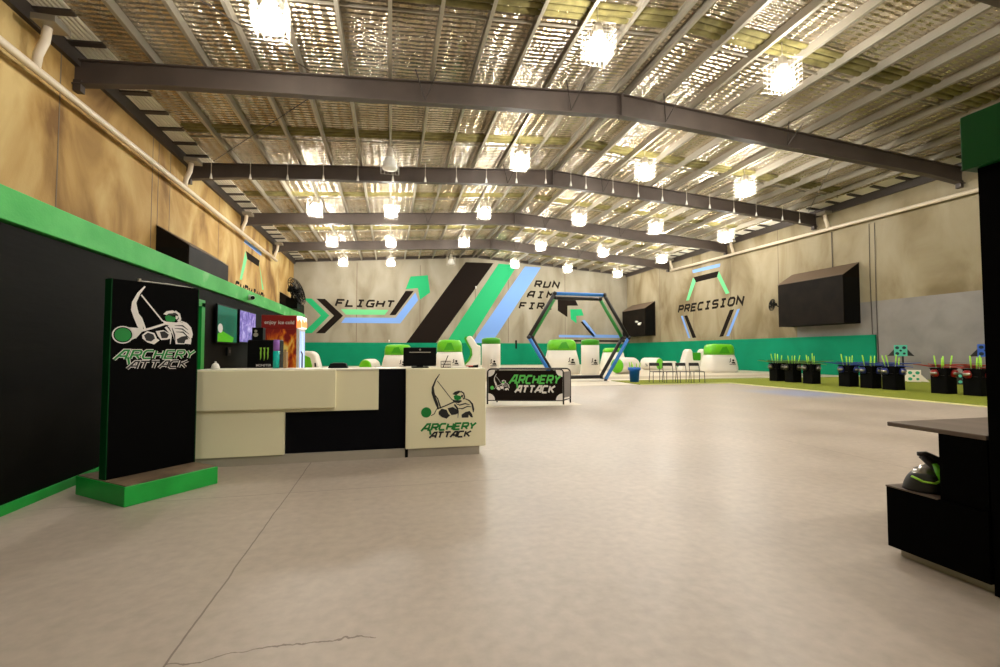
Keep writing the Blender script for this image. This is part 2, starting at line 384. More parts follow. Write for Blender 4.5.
# ================================================================== THE HALL
XL,XR,YB,YF,XM=-7.7,21.9,40.0,-12.0,7.15
def roof_z(x): return 9.72-.0712*abs(x-XM)          # underside of the foil
def raf_top(x): return 9.48-.0712*abs(x-XM)
def raf_bot(x): return 8.76-.0590*abs(x-XM)
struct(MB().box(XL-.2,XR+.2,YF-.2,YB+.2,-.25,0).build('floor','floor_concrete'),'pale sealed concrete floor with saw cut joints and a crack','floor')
def wall(name,mname,bx,label,joints):
    w=struct(MB().box(*bx).build(name,mname),label,'wall')
    j=MB()
    for q in joints: j.box(*q)
    if joints: j.build('panel_joints','joint_dark',w)
    return w
J=.018
wl=wall('wall_left','concrete_left',(XL-.2,XL,YF,YB,0,8.75),'stained ochre precast concrete wall above the black partition on the left',
     [(XL,XL+.004,y-J,y+J,0,8.5) for y in(3,8,12.86,17.25,17.65,18.5,23.3,30,35)])
wr=wall('wall_right','concrete_wall',(XR,XR+.2,YF,YB,0,8.75),'stained concrete wall on the right with grey painted lower part',
     [(XR-.004,XR,y-J,y+J,2.0,8.4) for y in(34.5,30.1,22.3,26.2)]+[(XR-.004,XR,y-J,y+J,3.54,8.4) for y in(12.5,7,2)])
wb=wall('wall_back','concrete_back',(XL-.2,XR+.2,YB,YB+.2,0,10.2),'pale concrete end wall painted with coloured stripes and arrows',
     [(x-J*1.3,x+J*1.3,YB-.004,YB,2.0,8.6) for x in(-2.8,2.4,7.2,10.2,15.6)])
wall('wall_front','concrete_back',(XL-.2,XR+.2,YF-.2,YF,0,10.2),'concrete wall behind the camera',[])
MB().box(XR-.006,XR,YF,17.65,0,3.54).build('grey_paint_band','grey_paint',wr,label='grey painted lower area')
MB().box(XR-.006,XR,17.65,21.12,1.9,3.0).build('grey_paint_patch','grey_paint',wr,label='grey painted patch under the hood')
# green padded dado
struct(MB().box(XL+.02,XR,YB-.08,YB,0,1.93).build('trim_1','green_pad',bevel=.01),'emerald green wall lining along the foot of the end wall','wall lining')
struct(MB().box(XR-.1,XR,16.83,YB-.08,0,1.98).build('trim_2','green_pad',bevel=.01),'emerald green wall lining along the foot of the right wall','wall lining')

# murals
fb=frame((0,YB-.001,0),(1,0,0),(0,0,1),(0,-1,0))
def mural(w,fr,name,mname,polys,label=None):
    q=MB()
    for p in polys: q.plate(p,fr,0,.004)
    return q.build(name,mname,w,label=label)
mural(wb,fb,'mural_green','mural_green',[[(-6.9,5.5),(-6.3,5.5),(-4.93,4.14),(-6.26,2.67),(-6.95,2.67),(-5.58,4.13)],
  [(1.58,7.6),(3.04,7.76),(3.25,6.28),(2.4,5.63),(2.2,6.62),(1.18,6.5)],
  [(9.32,9.05),(11.02,8.95),(7.02,2.58),(6.5,1.9),(4.64,1.9),(5.08,2.63)],
  [(16.11,5.1),(17.22,5.13),(17.44,4.54),(16.7,4.49),(16.74,3.79),(16.15,4.2)]],'green stripe, chevron and arrowheads')
mural(wb,fb,'mural_mint','mural_mint',[[(-4.03,4.68),(-.22,4.70),(-.54,4.28),(-3.64,4.24)]],'pale green bar')
mural(wb,fb,'mural_black','mural_black',[[(-5.95,5.5),(-5.28,5.5),(-3.86,4.14),(-5.26,2.68),(-5.94,2.68),(-4.57,4.13)],
  [(1.18,6.35),(1.86,6.36),(.36,4.27),(-.14,4.26)],[(6.33,9.05),(8.85,9.07),(3.76,1.9),(1.25,1.9)],
  [(14.89,6.05),(16.58,6.09),(16.89,5.45),(15.84,5.42),(15.83,4.35),(14.88,4.95)],[(17.12,3.95),(17.33,3.98),(18.61,2.6),(18.33,2.56)],
  [(15.4,2.26),(21.6,2.26),(21.6,2.1),(15.4,2.1)]],'black stripe, chevron and arrow pieces')
mural(wb,fb,'mural_blue','mural_blue',[[(-3.7,4.0),(.36,4.04),(2.0,6.25),(2.24,5.59),(.76,3.58),(-4.0,3.55)],
  [(11.77,8.9),(13.27,8.86),(9.16,2.67),(8.55,1.9),(6.95,1.9),(7.4,2.65)],
  [(17.26,4.08),(17.54,4.13),(18.72,2.77),(21.45,2.75),(21.45,2.48),(14.98,2.50),(14.98,2.72),(18.3,2.70)]],'blue stripe, bent bar and thin line')
def wwords(w,fr,items,name):
    q=MB()
    for t,x,y,wd,h,gp in items: word(q,t,x,y,wd,h,gp,.155,fr,0,.005,.32)
    return q.build(name,'mural_black',w,label='black slanted painted words')
wwords(wb,fb,[('FLIGHT',-4.45,4.95,.53,.5,.275),('RUN',12.68,7.08,.52,.52,.33),('AIM',11.98,6.1,.52,.52,.4),('FIRE',11.22,5.08,.52,.5,.32)],'mural_lettering')
fr_=frame((XR-.001,0,0),(0,-1,0),(0,0,1),(-1,0,0))
def ny(p): return [(-a,b_) for a,b_ in p]
mural(wr,fr_,'mural_blue','mural_blue',[ny(p) for p in([(30.15,7.28),(27.14,7.22),(27.21,7.0),(30.10,7.05)],[(31.64,3.95),(31.4,3.95),(30.52,2.21),(30.73,2.2)],[(25.64,3.94),(25.40,3.96),(26.43,2.22),(26.70,2.22)])],'blue pieces of the hexagon')
mural(wr,fr_,'mural_black','mural_black',[ny(p) for p in([(29.98,6.72),(27.31,6.73),(27.5,6.33),(29.78,6.31)],[(31.23,3.94),(30.85,3.94),(29.83,2.22),(30.25,2.2)],[(26.32,3.95),(25.92,3.97),(26.98,2.22),(27.37,2.2)])],'black pieces of the hexagon')
mural(wr,fr_,'mural_mint','mural_mint',[ny(p) for p in([(30.09,6.7),(29.78,6.4),(30.61,5.07),(30.96,5.07)],[(27.29,6.7),(26.32,5.08),(26.65,5.05),(27.47,6.35)])],'green pieces of the hexagon')
wwords(wr,fr_,[('PRECISION',-31.95,4.25,.52,.48,.26)],'mural_lettering')
fl=frame((XL+.001,0,0),(0,1,0),(0,0,1),(1,0,0))
mural(wl,fl,'mural_blue','mural_blue',[[(27.0,7.04),(27.2,7.25),(30.5,7.22),(30.4,6.98)]],'blue bar of the hexagon')
mural(wl,fl,'mural_black','mural_black',[[(27.39,6.65),(30.1,6.64),(29.87,6.24),(27.66,6.26)]],'black bar of the hexagon')
mural(wl,fl,'mural_mint','mural_mint',[[(27.28,6.62),(27.62,6.25),(26.78,4.98),(26.43,4.95)],[(29.95,6.6),(30.2,6.2),(31.1,5.02),(30.75,4.98)]],'green bars of the hexagon')
wwords(wl,fl,[('SURVIVAL',25.75,4.28,.50,.46,.26)],'mural_lettering')

# ---- roof
def slope(x0,x1,y0,y1,off0,off1):
    q=MB()
    q.loft([[(x0,y,roof_z(x0)+off0),(x1,y,roof_z(x1)+off0),(x1,y,roof_z(x1)+off1),(x0,y,roof_z(x0)+off1)] for y in(y0,y1)])
    return q
struct(slope(XL-.2,XM,YF-.2,YB+.2,0,.12).build('ceiling','foil'),'crumpled silver foil under the left roof slope','ceiling')
struct(slope(XM,XR+.2,YF-.2,YB+.2,0,.12).build('ceiling','foil'),'crumpled silver foil under the right roof slope','ceiling')
PU=[6.98-1.17*k for k in range(12)]; PR=[7.32+1.18*k for k in range(12)]
def purlin(x,flip):
    s=-1 if flip else 1; z0=raf_top(x); z1=roof_z(x)-.004
    pr=[(0,z0),(.085,z0),(.085,z0+.022),(.012,z0+.022),(.012,z1-.022),(.085,z1-.022),(.085,z1),(0,z1)]
    q=MB(); q.loft([[(x+s*a,y,zz) for a,zz in pr] for y in(YF,YB)]); return q
for k,x in enumerate(PU):
    struct(purlin(x,True).build('purlin','galv'),'galvanised roof purlin, %s to the left of the ridge'%ORD[k],'purlin')
for k,x in enumerate(PR):
    struct(purlin(x,False).build('purlin','galv'),'galvanised roof purlin, %s to the right of the ridge'%ORD[k],'purlin')
rows=['nearest the camera','second from the camera','third from the camera','fourth from the camera','fifth from the camera','against the end wall']
for k,y in enumerate((10.2,17.25,23.9,30.4,37.0)):
    for side,(a,b_) in (('left',(XL+.9,XM-.25)),('right',(XM+.25,XR-.9))):
        q=MB()
        for t in range(3):
            yy=y-.32+.22*t; q.loft([[(a,yy+dy,roof_z(a)-dz),(b_,yy+dy,roof_z(b_)-dz),(b_,yy+dy,roof_z(b_)-.001),(a,yy+dy,roof_z(a)-.001)] for dy,dz in((0.01,.02),(.04,.045),(.10,.06),(.17,.045),(.20,.02))])
        o=struct(q.build('insulation_band','insulation'),'yellow ribbed insulation strip across the %s slope, %s'%(side,rows[k]),'insulation')
        MB().loft([[(a,y+.5,roof_z(a)-.10),(b_,y+.5,roof_z(b_)-.10),(b_,y+.5,roof_z(b_)-.06),(a,y+.5,roof_z(a)-.06)],[(a,y+.54,roof_z(a)-.10),(b_,y+.54,roof_z(b_)-.10),(b_,y+.54,roof_z(b_)-.06),(a,y+.54,roof_z(a)-.06)]]).build('bridging_bar','galv',o)
# ribbed eave strips
for side,x0,sgn in(('left',XL+.12,1),('right',XR-.12,-1)):
    q=MB()
    for k in range(7):
        a=x0+sgn*(.02+k*.1); b_=a+sgn*.055
        lo,hi=min(a,b_),max(a,b_)
        q.loft([[(lo,y,roof_z(lo)-.05),(hi,y,roof_z(hi)-.05),(hi,y,roof_z(hi)-.002),(lo,y,roof_z(lo)-.002)] for y in(YF,YB)])
    e_=struct(q.build('trim_3' if sgn>0 else 'trim_4','strip_white'),'white ribbed strip along the %s eave'%side,'eave strip')
    q=MB(); y=YF+.6
    while y<YB:
        lo,hi=sorted((x0,x0+sgn*.72)); q.loft([[(lo,yy,roof_z(lo)-.09),(hi,yy,roof_z(hi)-.09),(hi,yy,roof_z(hi)-.05),(lo,yy,roof_z(lo)-.05)] for yy in(y,y+.2)]); y+=1.1
    q.build('cross_bars','steel_dark',e_)
    lo,hi=sorted((x0-sgn*.12,x0))
    struct(MB().box(lo,hi,YF,YB,8.28,roof_z(x0)-.02).build('trim_5' if sgn>0 else 'trim_6','steel_dark'),'dark steel eave angle on top of the %s wall'%side,'eave beam')
# ---- rafters (I section, two slopes) with fly braces
def rafter(y,label,braces):
    q=MB()
    for x0,x1 in((XL,XM),(XM,XR)):
        n=8
        for a,b_,w in((0,.03,.12),('t',.03,.12),('w',0,.012)):
            rings=[]
            for k in range(n+1):
                x=x0+(x1-x0)*k/n; zb,zt=raf_bot(x),raf_top(x)
                end=min(abs(x-XL),abs(x-XR))
                if end<.5: zb-=.10*(1-end/.5)
                if a==0: z0,z1=zb,zb+.03
                elif a=='t': z0,z1=zt-.03,zt
                else: z0,z1=zb,zt
                rings.append([(x,y-w,z0),(x,y+w,z0),(x,y+w,z1),(x,y-w,z1)])
            q.loft(rings)
    q.box(XM-.03,XM+.03,y-.14,y+.14,raf_bot(XM)-.03,raf_top(XM))
    r=struct(q.build('rafter','rafter_paint'),label,'roof beam')
    for bx in braces:
        q=MB()
        for s in(-1,1): q.tube([(bx,y-.12,raf_bot(bx)+.05),(bx+.3*s,y-.5,raf_top(bx)+.06)],.018,5)
        q.build('fly_brace','steel_dark',r)
    for s,x in(('l',XL+.12),('r',XR-.12)):
        MB().box(x-.10,x+.06,y-.09,y+.09,raf_bot(x)-.26,raf_bot(x)+.02).build('support_bracket','steel_dark',r)
    return r
RY=[6.7,13.35,19.8,26.45,33.1]
rafter(.0,'dark steel roof beam overhead behind the camera',[])
rafter(RY[0],'dark steel roof beam almost overhead, only its right end in view',[])
rafter(RY[1],'largest dark steel roof beam spanning the hall, nearest in view',[.9,5.4,8.7,13.5])
rafter(RY[2],'second dark steel roof beam, hung with white droppers',[5.0,9.6])
rafter(RY[3],'third dark steel roof beam from the camera',[2,9.0,14])
rafter(RY[4],'fourth dark steel roof beam, nearest the end wall',[9,14])
struct(MB().loft([[(x,YB-.12,roof_z(x)-.25),(x,YB,roof_z(x)-.25),(x,YB,roof_z(x)-.02),(x,YB-.12,roof_z(x)-.02)] for x in(XL,XM,XR)]).build('trim_7','steel_dark'),'dark steel angle where the end wall meets the roof','roof angle')
# bracing rods under the roof
for lab,a,b_ in(('dark tie rod crossing the first bay near the left wall',(-6.6,7.2,8.4),(-2.2,13.0,8.75)),('dark tie rod crossing the second bay near the left wall',(-2.0,13.9,8.75),(-6.6,19.3,8.42)),('dark tie rod crossing the second bay near the right wall',(16.5,13.9,8.75),(20.9,19.3,8.42))):
    tag(MB().tube([a,b_],.014,6).build('tie_rod','steel_dark'),lab,'tie rod')

# ---- high bay lamps
def make_lamp(loc,label,lit=True):
    t=thing('high_bay_lamp',label,'lamp',loc,0,'high-bay lamps under the roof')
    q=MB(); q.lathe([(.0,.86),(.05,.86),(.10,.80),(.13,.62),(.13,.52),(.0,.52)],n=16); q.build('lamp_housing','galv_light',t,True)
    q=MB(); q.lathe([(0,.50),(.11,.50),(.17,.44),(.235,.30),(.27,.14),(.26,.08),(.16,.05),(0,.04)],n=24)
    q.build('glowing_bowl' if lit else 'clear_bowl','diffuser' if lit else 'diffuser_off',t,True)
    q=MB(); h=.31; r=.0032
    for k in range(6):
        z=.0+k*.136
        q.tube([(-h,-h,z),(h,-h,z),(h,h,z),(-h,h,z)],r,4,closed=True)
    for k in range(6):
        a=-h+2*h*k/5
        for s in(-1,1): q.tube([(a,s*h,0),(a,s*h,.68)],r,4); q.tube([(s*h,a,0),(s*h,a,.68)],r,4)
        q.tube([(a,-h,0),(a,h,0)],r,4)
    for sx_,sy_ in((1,1),(1,-1),(-1,1),(-1,-1)): q.tube([(sx_*h,sy_*h,.68),(0.04*sx_,.04*sy_,.84)],r*1.4,4)
    q.build('wire_guard','wire',t)
    return t
def hang(t):
    x,y,z=t.location; top=roof_z(x)+.01-z
    q=MB(); q.tube([(0,0,.84),(0,0,top)],.012,6); q.lathe([(0,top-.05),(.05,top-.05),(.05,top),(0,top)],n=10); q.build('hanger','galv_light',t)
COLX=[-3.56,-.05,4.6,9.85,14.45,19.05]
lamprows=[(10.0,[(-2.45,7.72),(4.78,8.24),(10.1,8.21)],'nearest row'),(16.6,[(4.69,8.13),(9.94,8.20),(14.68,7.89)],'second row'),
 (23.1,[(x,None) for x in COLX],'third row'),(29.7,[(x,None) for x in COLX],'fourth row'),(36.4,[(x,None) for x in COLX],'farthest row')]
L0=None; lamp_list=[]; ZC={-3.56:7.64,-.05:7.79,4.6:8.05,9.85:8.05,14.45:7.87,19.05:7.62}
for y,ls,rn in lamprows:
    for k,(x,z) in enumerate(ls):
        z=z if z else ZC[x]
        if y==36.4 and x==4.6:
            off_lamp=make_lamp((x,y,z),'unlit caged high-bay lamp in the farthest row, in front of the black stripe',False); continue
        lab='glowing caged high-bay lamp, %s from the left in the %s'%(ORD[k],rn)
        lamp_list.append(make_lamp((x,y,z),lab) if L0 is None else dup(L0,(x,y,z),0,lab)); L0=L0 or lamp_list[0]
off_lamp2=make_lamp((-.09,16.6,7.58),'unlit caged high-bay lamp left in the second row, above the counter',False)
for k,(x,y) in enumerate(((4.6,3.4),(9.85,3.4),(14.45,3.4),(14.45,-3.2),(-.05,-3.2),(4.6,-3.2),(9.85,-3.2),(4.6,-9),(9.85,-9))):  # unseen lamps added to brighten the near floor and counter front
    lamp_list.append(dup(L0,(x,y,ZC[x]),0,'unseen caged lamp added as fill above or behind the camera, %s of that part of the hall'%ORD[k]))
for o in lamp_list+[off_lamp,off_lamp2]: hang(o)
# droppers along the second beam
D0=None
for k,x in enumerate([-6.73,-5.37,-4.03,-2.7,-1.37,.02,1.35,2.67,3.98,5.34,6.7,7.9,8.64,9.99,11.29,12.56,13.87,15.16,16.54,17.85,19.43,20.49]):
    z=raf_top(x)-.02
    lab='white cone-ended dropper on the second beam, %s from the left wall'%ORD[k]
    if D0 is None:
        D0=thing('dropper',lab,'dropper',(x,19.45,z),0,'white droppers along the second beam')
        MB().tube([(0,0,0.05),(0,0,-.55)],.012,6).build('rod','galv_light',D0)
        MB().lathe([(.012,-.48),(.02,-.5),(.05,-.66),(.055,-.68),(0,-.68)],n=10).build('cone','white_plastic',D0,True)
    else: dup(D0,(x,19.45,z),0,lab)

# ---- rainwater pipes
def pipe(side,x,y0,z0,y1,z1,drops,lab,sgn,k=1.0):
    t=thing('drain_pipe',lab,'pipe')
    MB().tube([(x,y0,z0),(x,y1,z1)],.085,12).build('main_pipe','pvc',t,True)
    for yd in drops:
        zz=z0+(z1-z0)*(yd-y0)/(y1-y0)
        MB().tube([(x,yd,zz),(x+sgn*.05,yd-.02,zz+.3*k),(x+sgn*.18,yd-.04,zz+.6*k),(x+sgn*.22,yd-.05,zz+.9*k)],.085,10).build('branch_pipe','pvc',t,True)
    for yd in drops:
        zz=z0+(z1-z0)*(yd-y0)/(y1-y0)
        c=x+sgn*.28; MB().box(c-.22,c+.22,yd-.3,yd+.2,zz+.9*k,zz+.9*k+.14).build('gutter_sump','galv',t,bevel=.01)
pipe('l',XL+.3,YF+.1,7.2,32.9,7.2,(11.6,18.9,25.6,32.3),'long pale drain pipe running along the left concrete wall',1)
pipe('r',XR-.25,YF+.1,6.95,32.5,7.64,(18.9,25.6,32.3),'long pale drain pipe running along the right concrete wall',-1,.8)
# conduits on the right wall
t=thing('conduit','pair of thin cables dropping down the right wall beside the green lining','cable')
for k,(y,z0,z1) in enumerate(((17.0,2.0,7.2),(16.75,.05,7.2))):
    MB().tube([(XR-.03,y,z0),(XR-.03,y+.03,(z0+z1)/2),(XR-.03,y,z1)],.013,6).build('cable','steel_dark',t)
tag(MB().tube([(XR-.03,18.9,5.4),(XR-.03,18.9,7.3)],.02,6).build('cable','steel_dark'),'thin dark cable from the pipe down to the large right hood','cable')

# ---- black wall hoods
def hood(loc,L,sgn,label,group):
    """box on a side wall with a sloping top; front faces sgn along X"""
    t=thing('wall_hood',label,'hood',loc,0,group)
    p=1.0
    pr=[(0,0),(p,0),(p,2.3),(0,2.93)]
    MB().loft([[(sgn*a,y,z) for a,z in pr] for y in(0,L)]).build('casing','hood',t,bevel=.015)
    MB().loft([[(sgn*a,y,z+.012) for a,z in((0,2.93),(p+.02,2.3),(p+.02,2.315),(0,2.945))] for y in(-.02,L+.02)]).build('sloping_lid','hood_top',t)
    MB().box(min(sgn*.95,sgn*.1),max(sgn*.95,sgn*.1),-.012,0,.05,2.2).build('end_panel','cap_black',t)
    return t
hood((XR,17.55,2.55),3.8,-1,'large dark hood on the right wall above the green lining','dark wall hoods')
hood((XR,35.2,2.55),3.9,-1,'smaller-looking dark hood far along the right wall beside the hexagon frame','dark wall hoods')
hood((XL,17.6,2.5),3.9,1,'large dark hood on the left wall rising behind the green ledge','dark wall hoods')
hood((XL,35.3,2.5),3.8,1,'far dark hood on the left wall behind the fan','dark wall hoods')
# stand-in for the fan on the far right hood: white bracket, two heads
t=thing('fan_bracket','small white two-headed fan bracket on the face of the far right hood','light',(20.9,36.0,3.65))
MB().box(-.06,0,-.25,.25,-.05,.05).build('bar','white_plastic',t,bevel=.01)
for s in(-1,1): MB().lathe([(0,-.32),(.08,-.30),(.10,-.18),(.05,-.06),(0,-.05)],c=(0,s*.2,s*.12),n=12,axis='X').build('head','white_plastic',t,True)

# ---- wall fans
def fan(loc,rz,label,tilt=.2,stand='wall',R=.33):
    t=thing('wall_fan',label,'fan',loc,rz,'black wall fans')
    ct,st=math.cos(tilt),math.sin(tilt)
    def pt(a,r,d):      # disc in local YZ, axis X, tipped about Y
        y,z=r*math.cos(a),r*math.sin(a); return (d*ct+z*st*-1, y, z*ct-(-d)*st*-1)
    q=MB()
    for d,r in((.09,.15),(.07,.24),(.02,R),(-.06,R),(-.09,.2)):
        q.tube([pt(2*math.pi*k/28,r*R/.33,d) for k in range(28)],.011,5,closed=True)
    for k in range(20):
        a=2*math.pi*k/20; q.tube([pt(a,.04,.10),pt(a,.2*R/.33,.085),pt(a,R,.02),pt(a,R,-.06),pt(a,.2*R/.33,-.09),pt(a,.05,-.10)],.008,4)
    q.build('cage','cap_black',t)
    q=MB()
    for k in range(3):
        a0=2*math.pi*k/3
        q.loft([[pt(a0-.1,.05,-.02),pt(a0-.1,.05,-.01),pt(a0+.35,.05,.03),pt(a0+.35,.05,.02)],[pt(a0-.3,.28*R/.33,-.03),pt(a0-.3,.28*R/.33,-.02),pt(a0+.5,.28*R/.33,.03),pt(a0+.5,.28*R/.33,.02)]])
    q.build('blades','cap_black',t)
    q=MB(); q.tube([pt(0,0,.05),pt(0,0,-.26)],[.06,.09],12); q.build('motor','cap_black',t)
    q=MB()
    if stand=='wall': q.tube([pt(0,0,-.2),(-.38,0,-.12),(-.5,0,-.12)],.03,8); q.box(-.53,-.49,-.08,.08,-.24,0)
    else: q.tube([pt(0,0,-.15),(-.16,0,-.25),(-.16,0,stand)],.035,8); q.box(-.28,.05,-.12,.12,stand,stand+.3)
    q.build('bracket','cap_black',t)
    return t
fan((-2.62,14.2,2.92),-.25,'large black fan mounted at the far end of the green ledge',.3,-.50,.36)
fan((XR-.52,22.3,3.88),math.pi-.42,'small black fan on the right wall beside the large hood',.1)

# ---- left black partition with green ledge
PX=-2.77
pl=struct(MB().box(PX-.14,PX,YF,16.1,0,2.14).build('wall_partition','black_ply'),'low black partition along the left side behind the sign','partition wall')
struct(MB().box(PX-.2,PX+.025,YF,16.2,2.16,2.41).build('trim_8','green_ledge',bevel=.008),'bright green timber capping along the top of the black partition','capping')
struct(MB().box(PX,PX+.03,YF,7.1,0,.075).build('baseboard_left','green_base',bevel=.004),'bright green skirting at the foot of the black partition','baseboard')
t=thing('door_frame','bright green door frame on the partition behind the sign','door frame',(PX,7.45,0),kind='structure')
MB().box(0,.06,.16,.28,0,1.92).build('jamb','green_gloss',t); MB().box(0,.06,-.95,-.83,0,1.92).build('jamb','green_gloss',t); MB().box(0,.06,-.95,.28,1.86,1.96).build('head','green_gloss',t)
MB().box(.0,.02,-.83,.16,.01,1.86).build('door_leaf','black_lam',t)
t=thing('security_camera','small white security camera on the green ledge','camera',(PX+.03,10.0,2.27))
MB().lathe([(0,.0),(.05,.0),(.05,.03),(0,.03)],n=12,axis='X').build('mount','white_plastic',t,True)
MB().tube([(.03,0,0),(.10,-.12,-.02)],.045,10).build('body','white_plastic',t,True); MB().tube([(.10,-.12,-.02),(.107,-.132,-.022)],.038,10).build('lens','cap_black',t)
t=thing('power_socket','small dark power socket on the partition below the screens','socket',(PX,8.94,1.2))
MB().box(0,.03,-.09,.09,-.07,.07).build('plate','cap_black',t,bevel=.005); MB().box(.03,.036,-.05,.05,-.03,.03).build('outlet','steel_dark',t)

# ---- wall screens
def screen(loc,w,h,label,kind):
    t=thing('wall_screen',label,'screen',loc,0,'screens on the black partition')
    MB().box(0.02,.05,0,w,0,h).build('casing','cap_black',t,bevel=.004)
    f=frame((.0505,0,0),(0,1,0),(0,0,1),(1,0,0)); b_=.02
    if kind=='p': MB().plate([(b_,b_),(w-b_,b_),(w-b_,h-b_),(b_,h-b_)],f,0,.003).build('display','screen_purple',t)
    else:
        d=MB().plate([(b_,b_),(w-b_,b_),(w-b_,h-b_),(b_,h-b_)],f,0,.003).build('display','screen_green',t)
        MB().plate([(b_,b_),(w-.25,b_),(w-.18,.10),(.45,.16),(.2,.2),(b_,.14)],f,.003,.005).build('picture','screen_lime',d)
        MB().plate([(.13+.11*math.cos(k*math.pi/10),.24+.075*math.sin(k*math.pi/10)) for k in range(20)],f,.005,.006).build('picture','screen_ball',d)
    MB().box(-.02,0,w*.3,w*.7,h*.3,h*.7).build('bracket','steel_dark',t)
screen((-2.755,8.22,1.34),.98,.63,'flat screen with a dark green picture, left of two on the partition','g')
screen((-2.755,9.34,1.36),1.04,.62,'flat screen with a glowing purple picture, right of two on the partition','p')

# ---- red drinks fridge
t=thing('drinks_fridge','tall red drinks fridge with flame design at the end of the counter','fridge',(-2.38,9.5,-.05))
MB().box(0,.62,0,.62,.08,1.68).build('cabinet','fridge_red',t,bevel=.008)
MB().box(.03,.6,.03,.59,.05,.08).build('plinth','cap_black',t)
MB().box(0,.62,0,.62,1.68,1.94).build('top_section','red_plain',t,bevel=.008)
MB().box(.62,.70,0,.62,1.70,1.93).build('light_box','header_white',t,bevel=.01)
f=frame((.705,0,1.70),(0,1,0),(0,0,1),(1,0,0)); f2=frame((.62,-.001,1.70),(1,0,0),(0,0,1),(0,-1,0))
MB().plate([(.03,.02),(.6,.02),(.6,.12),(.45,.17),(.3,.11),(.12,.19),(.03,.13)],f,0,.004).build('header_flames','header_glow',t)
MB().plate([(.0,.0),(.085,.0),(.085,.1),(.05,.17),(.02,.12),(0,.2)],f2,0,.004).build('header_flames','header_glow',t)
d=MB().box(.62,.67,.0,.62,.1,1.69).build('door','fridge_white',t,bevel=.006)
MB().box(.67,.676,.06,.56,.2,1.64).build('glass','fridge_glow',d)
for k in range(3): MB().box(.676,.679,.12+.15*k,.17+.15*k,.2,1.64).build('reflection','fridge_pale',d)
MB().tube([(.70,.05,.8),(.72,.05,.85),(.72,.05,1.2),(.70,.05,1.25)],.012,6).build('handle','steel_dark',d)
def text(s,loc,rot,size,mname,parent,name,shear=0,ext=.001):
    c=bpy.data.curves.new(name,'FONT'); c.body=s; c.size=size; c.extrude=ext; c.offset=size*.015; c.shear=shear; c.align_x='CENTER'; c.align_y='CENTER'
    c.materials.append(MATS[mname]); o=bpy.data.objects.new(name,c); C.objects.link(o); dg=bpy.context.evaluated_depsgraph_get(); me=bpy.data.meshes.new_from_object(o.evaluated_get(dg))
    bpy.data.objects.remove(o); o=bpy.data.objects.new(name,me); C.objects.link(o); o.location=loc; o.rotation_euler=rot; o.parent=parent; return o
for w_,x_ in (('enjoy',.155),('ice',.345),('cold',.500)): text(w_,(x_,-.004,1.80),(math.pi/2,0,0),.094,'white_ink',t,'lettering')

# ---- black desk unit behind the counter
t=thing('back_bench','low black bench against the partition behind the counter','bench',(-2.6,6.5,0))
MB().box(0,1.25,0,.75,.70,.76).build('top','black_lam',t,bevel=.005)
for x in(.02,1.17): MB().box(x,x+.06,.02,.73,0,.70).build('end_panel','black_lam',t)
t=thing('mini_fridge','squat black mini fridge with lime claw emblem behind the counter','fridge',(-1.9,6.9,.76))
MB().box(0,.41,.03,.24,0,.6).build('cabinet','cap_black',t,bevel=.012)
d=MB().box(0.005,.405,0,.03,.01,.59).build('door','cap_black',t,bevel=.006)
f=frame((.12,-.001,.26),(1,0,0),(0,0,1),(0,-1,0)); q=MB()
for x in(.045,.09,.135):
    b2=.012 if x!=.09 else 0
    q.plate([(x-.009,.23),(x+.018,.235),(x+.016,.2),(x+.014,.085+b2),(x+.003,.05+b2),(x+.002,.12),(x-.003,.16),(x+.003,.2)],f,0,.003)
q.build('claw_emblem','arrow_lime',d)
text('MONSTER',(.21,-.002,.25),(math.pi/2,0,0),.042,'white_ink',d,'lettering')
t=thing('speaker_box','small black box with a pale front on top of the mini fridge','box',(-1.86,6.96,1.36))
MB().box(0,.14,0,.14,0,.17).build('casing','cap_black',t,bevel=.006)
MB().lathe([(0,0),(.03,0),(.03,-.006),(0,-.006)],c=(.05,0,.07),n=12,axis='Y').build('pale_disc','kick_steel',t); MB().lathe([(0,0),(.018,0),(.018,-.006),(0,-.006)],c=(.05,0,.12),n=12,axis='Y').build('pale_disc','kick_steel',t)

# ---- reception counter
CY=5.36
t=thing('reception_counter','long low reception counter with white and black panels','counter',(0,0,0))
MB().box(-2.0,.17,CY+.06,CY+.12,.10,1.0).build('recessed_black_panel','black_lam',t)
MB().box(-1.98,-.58,CY-.05,CY+.06,.59,1.0).build('front_panel','white_lam',t,bevel=.006,label='raised white upper panel')
MB().box(-1.98,-.13,CY,CY+.06,.55,1.0).build('front_panel','white_lam',t,bevel=.005)
MB().box(-1.98,-1.10,CY,CY+.06,.10,.555).build('front_panel','white_lam',t,bevel=.005,label='white lower left panel')
MB().box(-1.95,.165,CY+.03,CY+.08,.0,.10).build('kick_board','kick_steel',t)
MB().box(.165,.20,CY+.03,CY+.5,.0,.10).build('kick_gap','cap_black',t)
MB().box(-2.0,.17,CY+.10,CY+.62,.97,1.005).build('top','cream_edge',t,bevel=.004)
MB().box(-1.98,-.13,CY-.01,CY+.12,.99,1.008).build('top_edge','cream_edge',t,bevel=.003)
MB().box(-1.98,-1.92,CY+.1,CY+.6,.0,.97).build('end_panel','black_lam',t)
d=MB().box(.17,1.09,CY-.01,CY+.62,.10,1.0).build('logo_block','white_lam',t,bevel=.006)
MB().box(.2,1.02,CY+.02,CY+.58,0,.10).build('kick_board','kick_steel',t)
emblem(d,frame((.335,CY-.0105,.215),(1,0,0),(0,0,1),(0,-1,0)),.62,'ink','sign_green','ink',None,.002,asp=1.05)
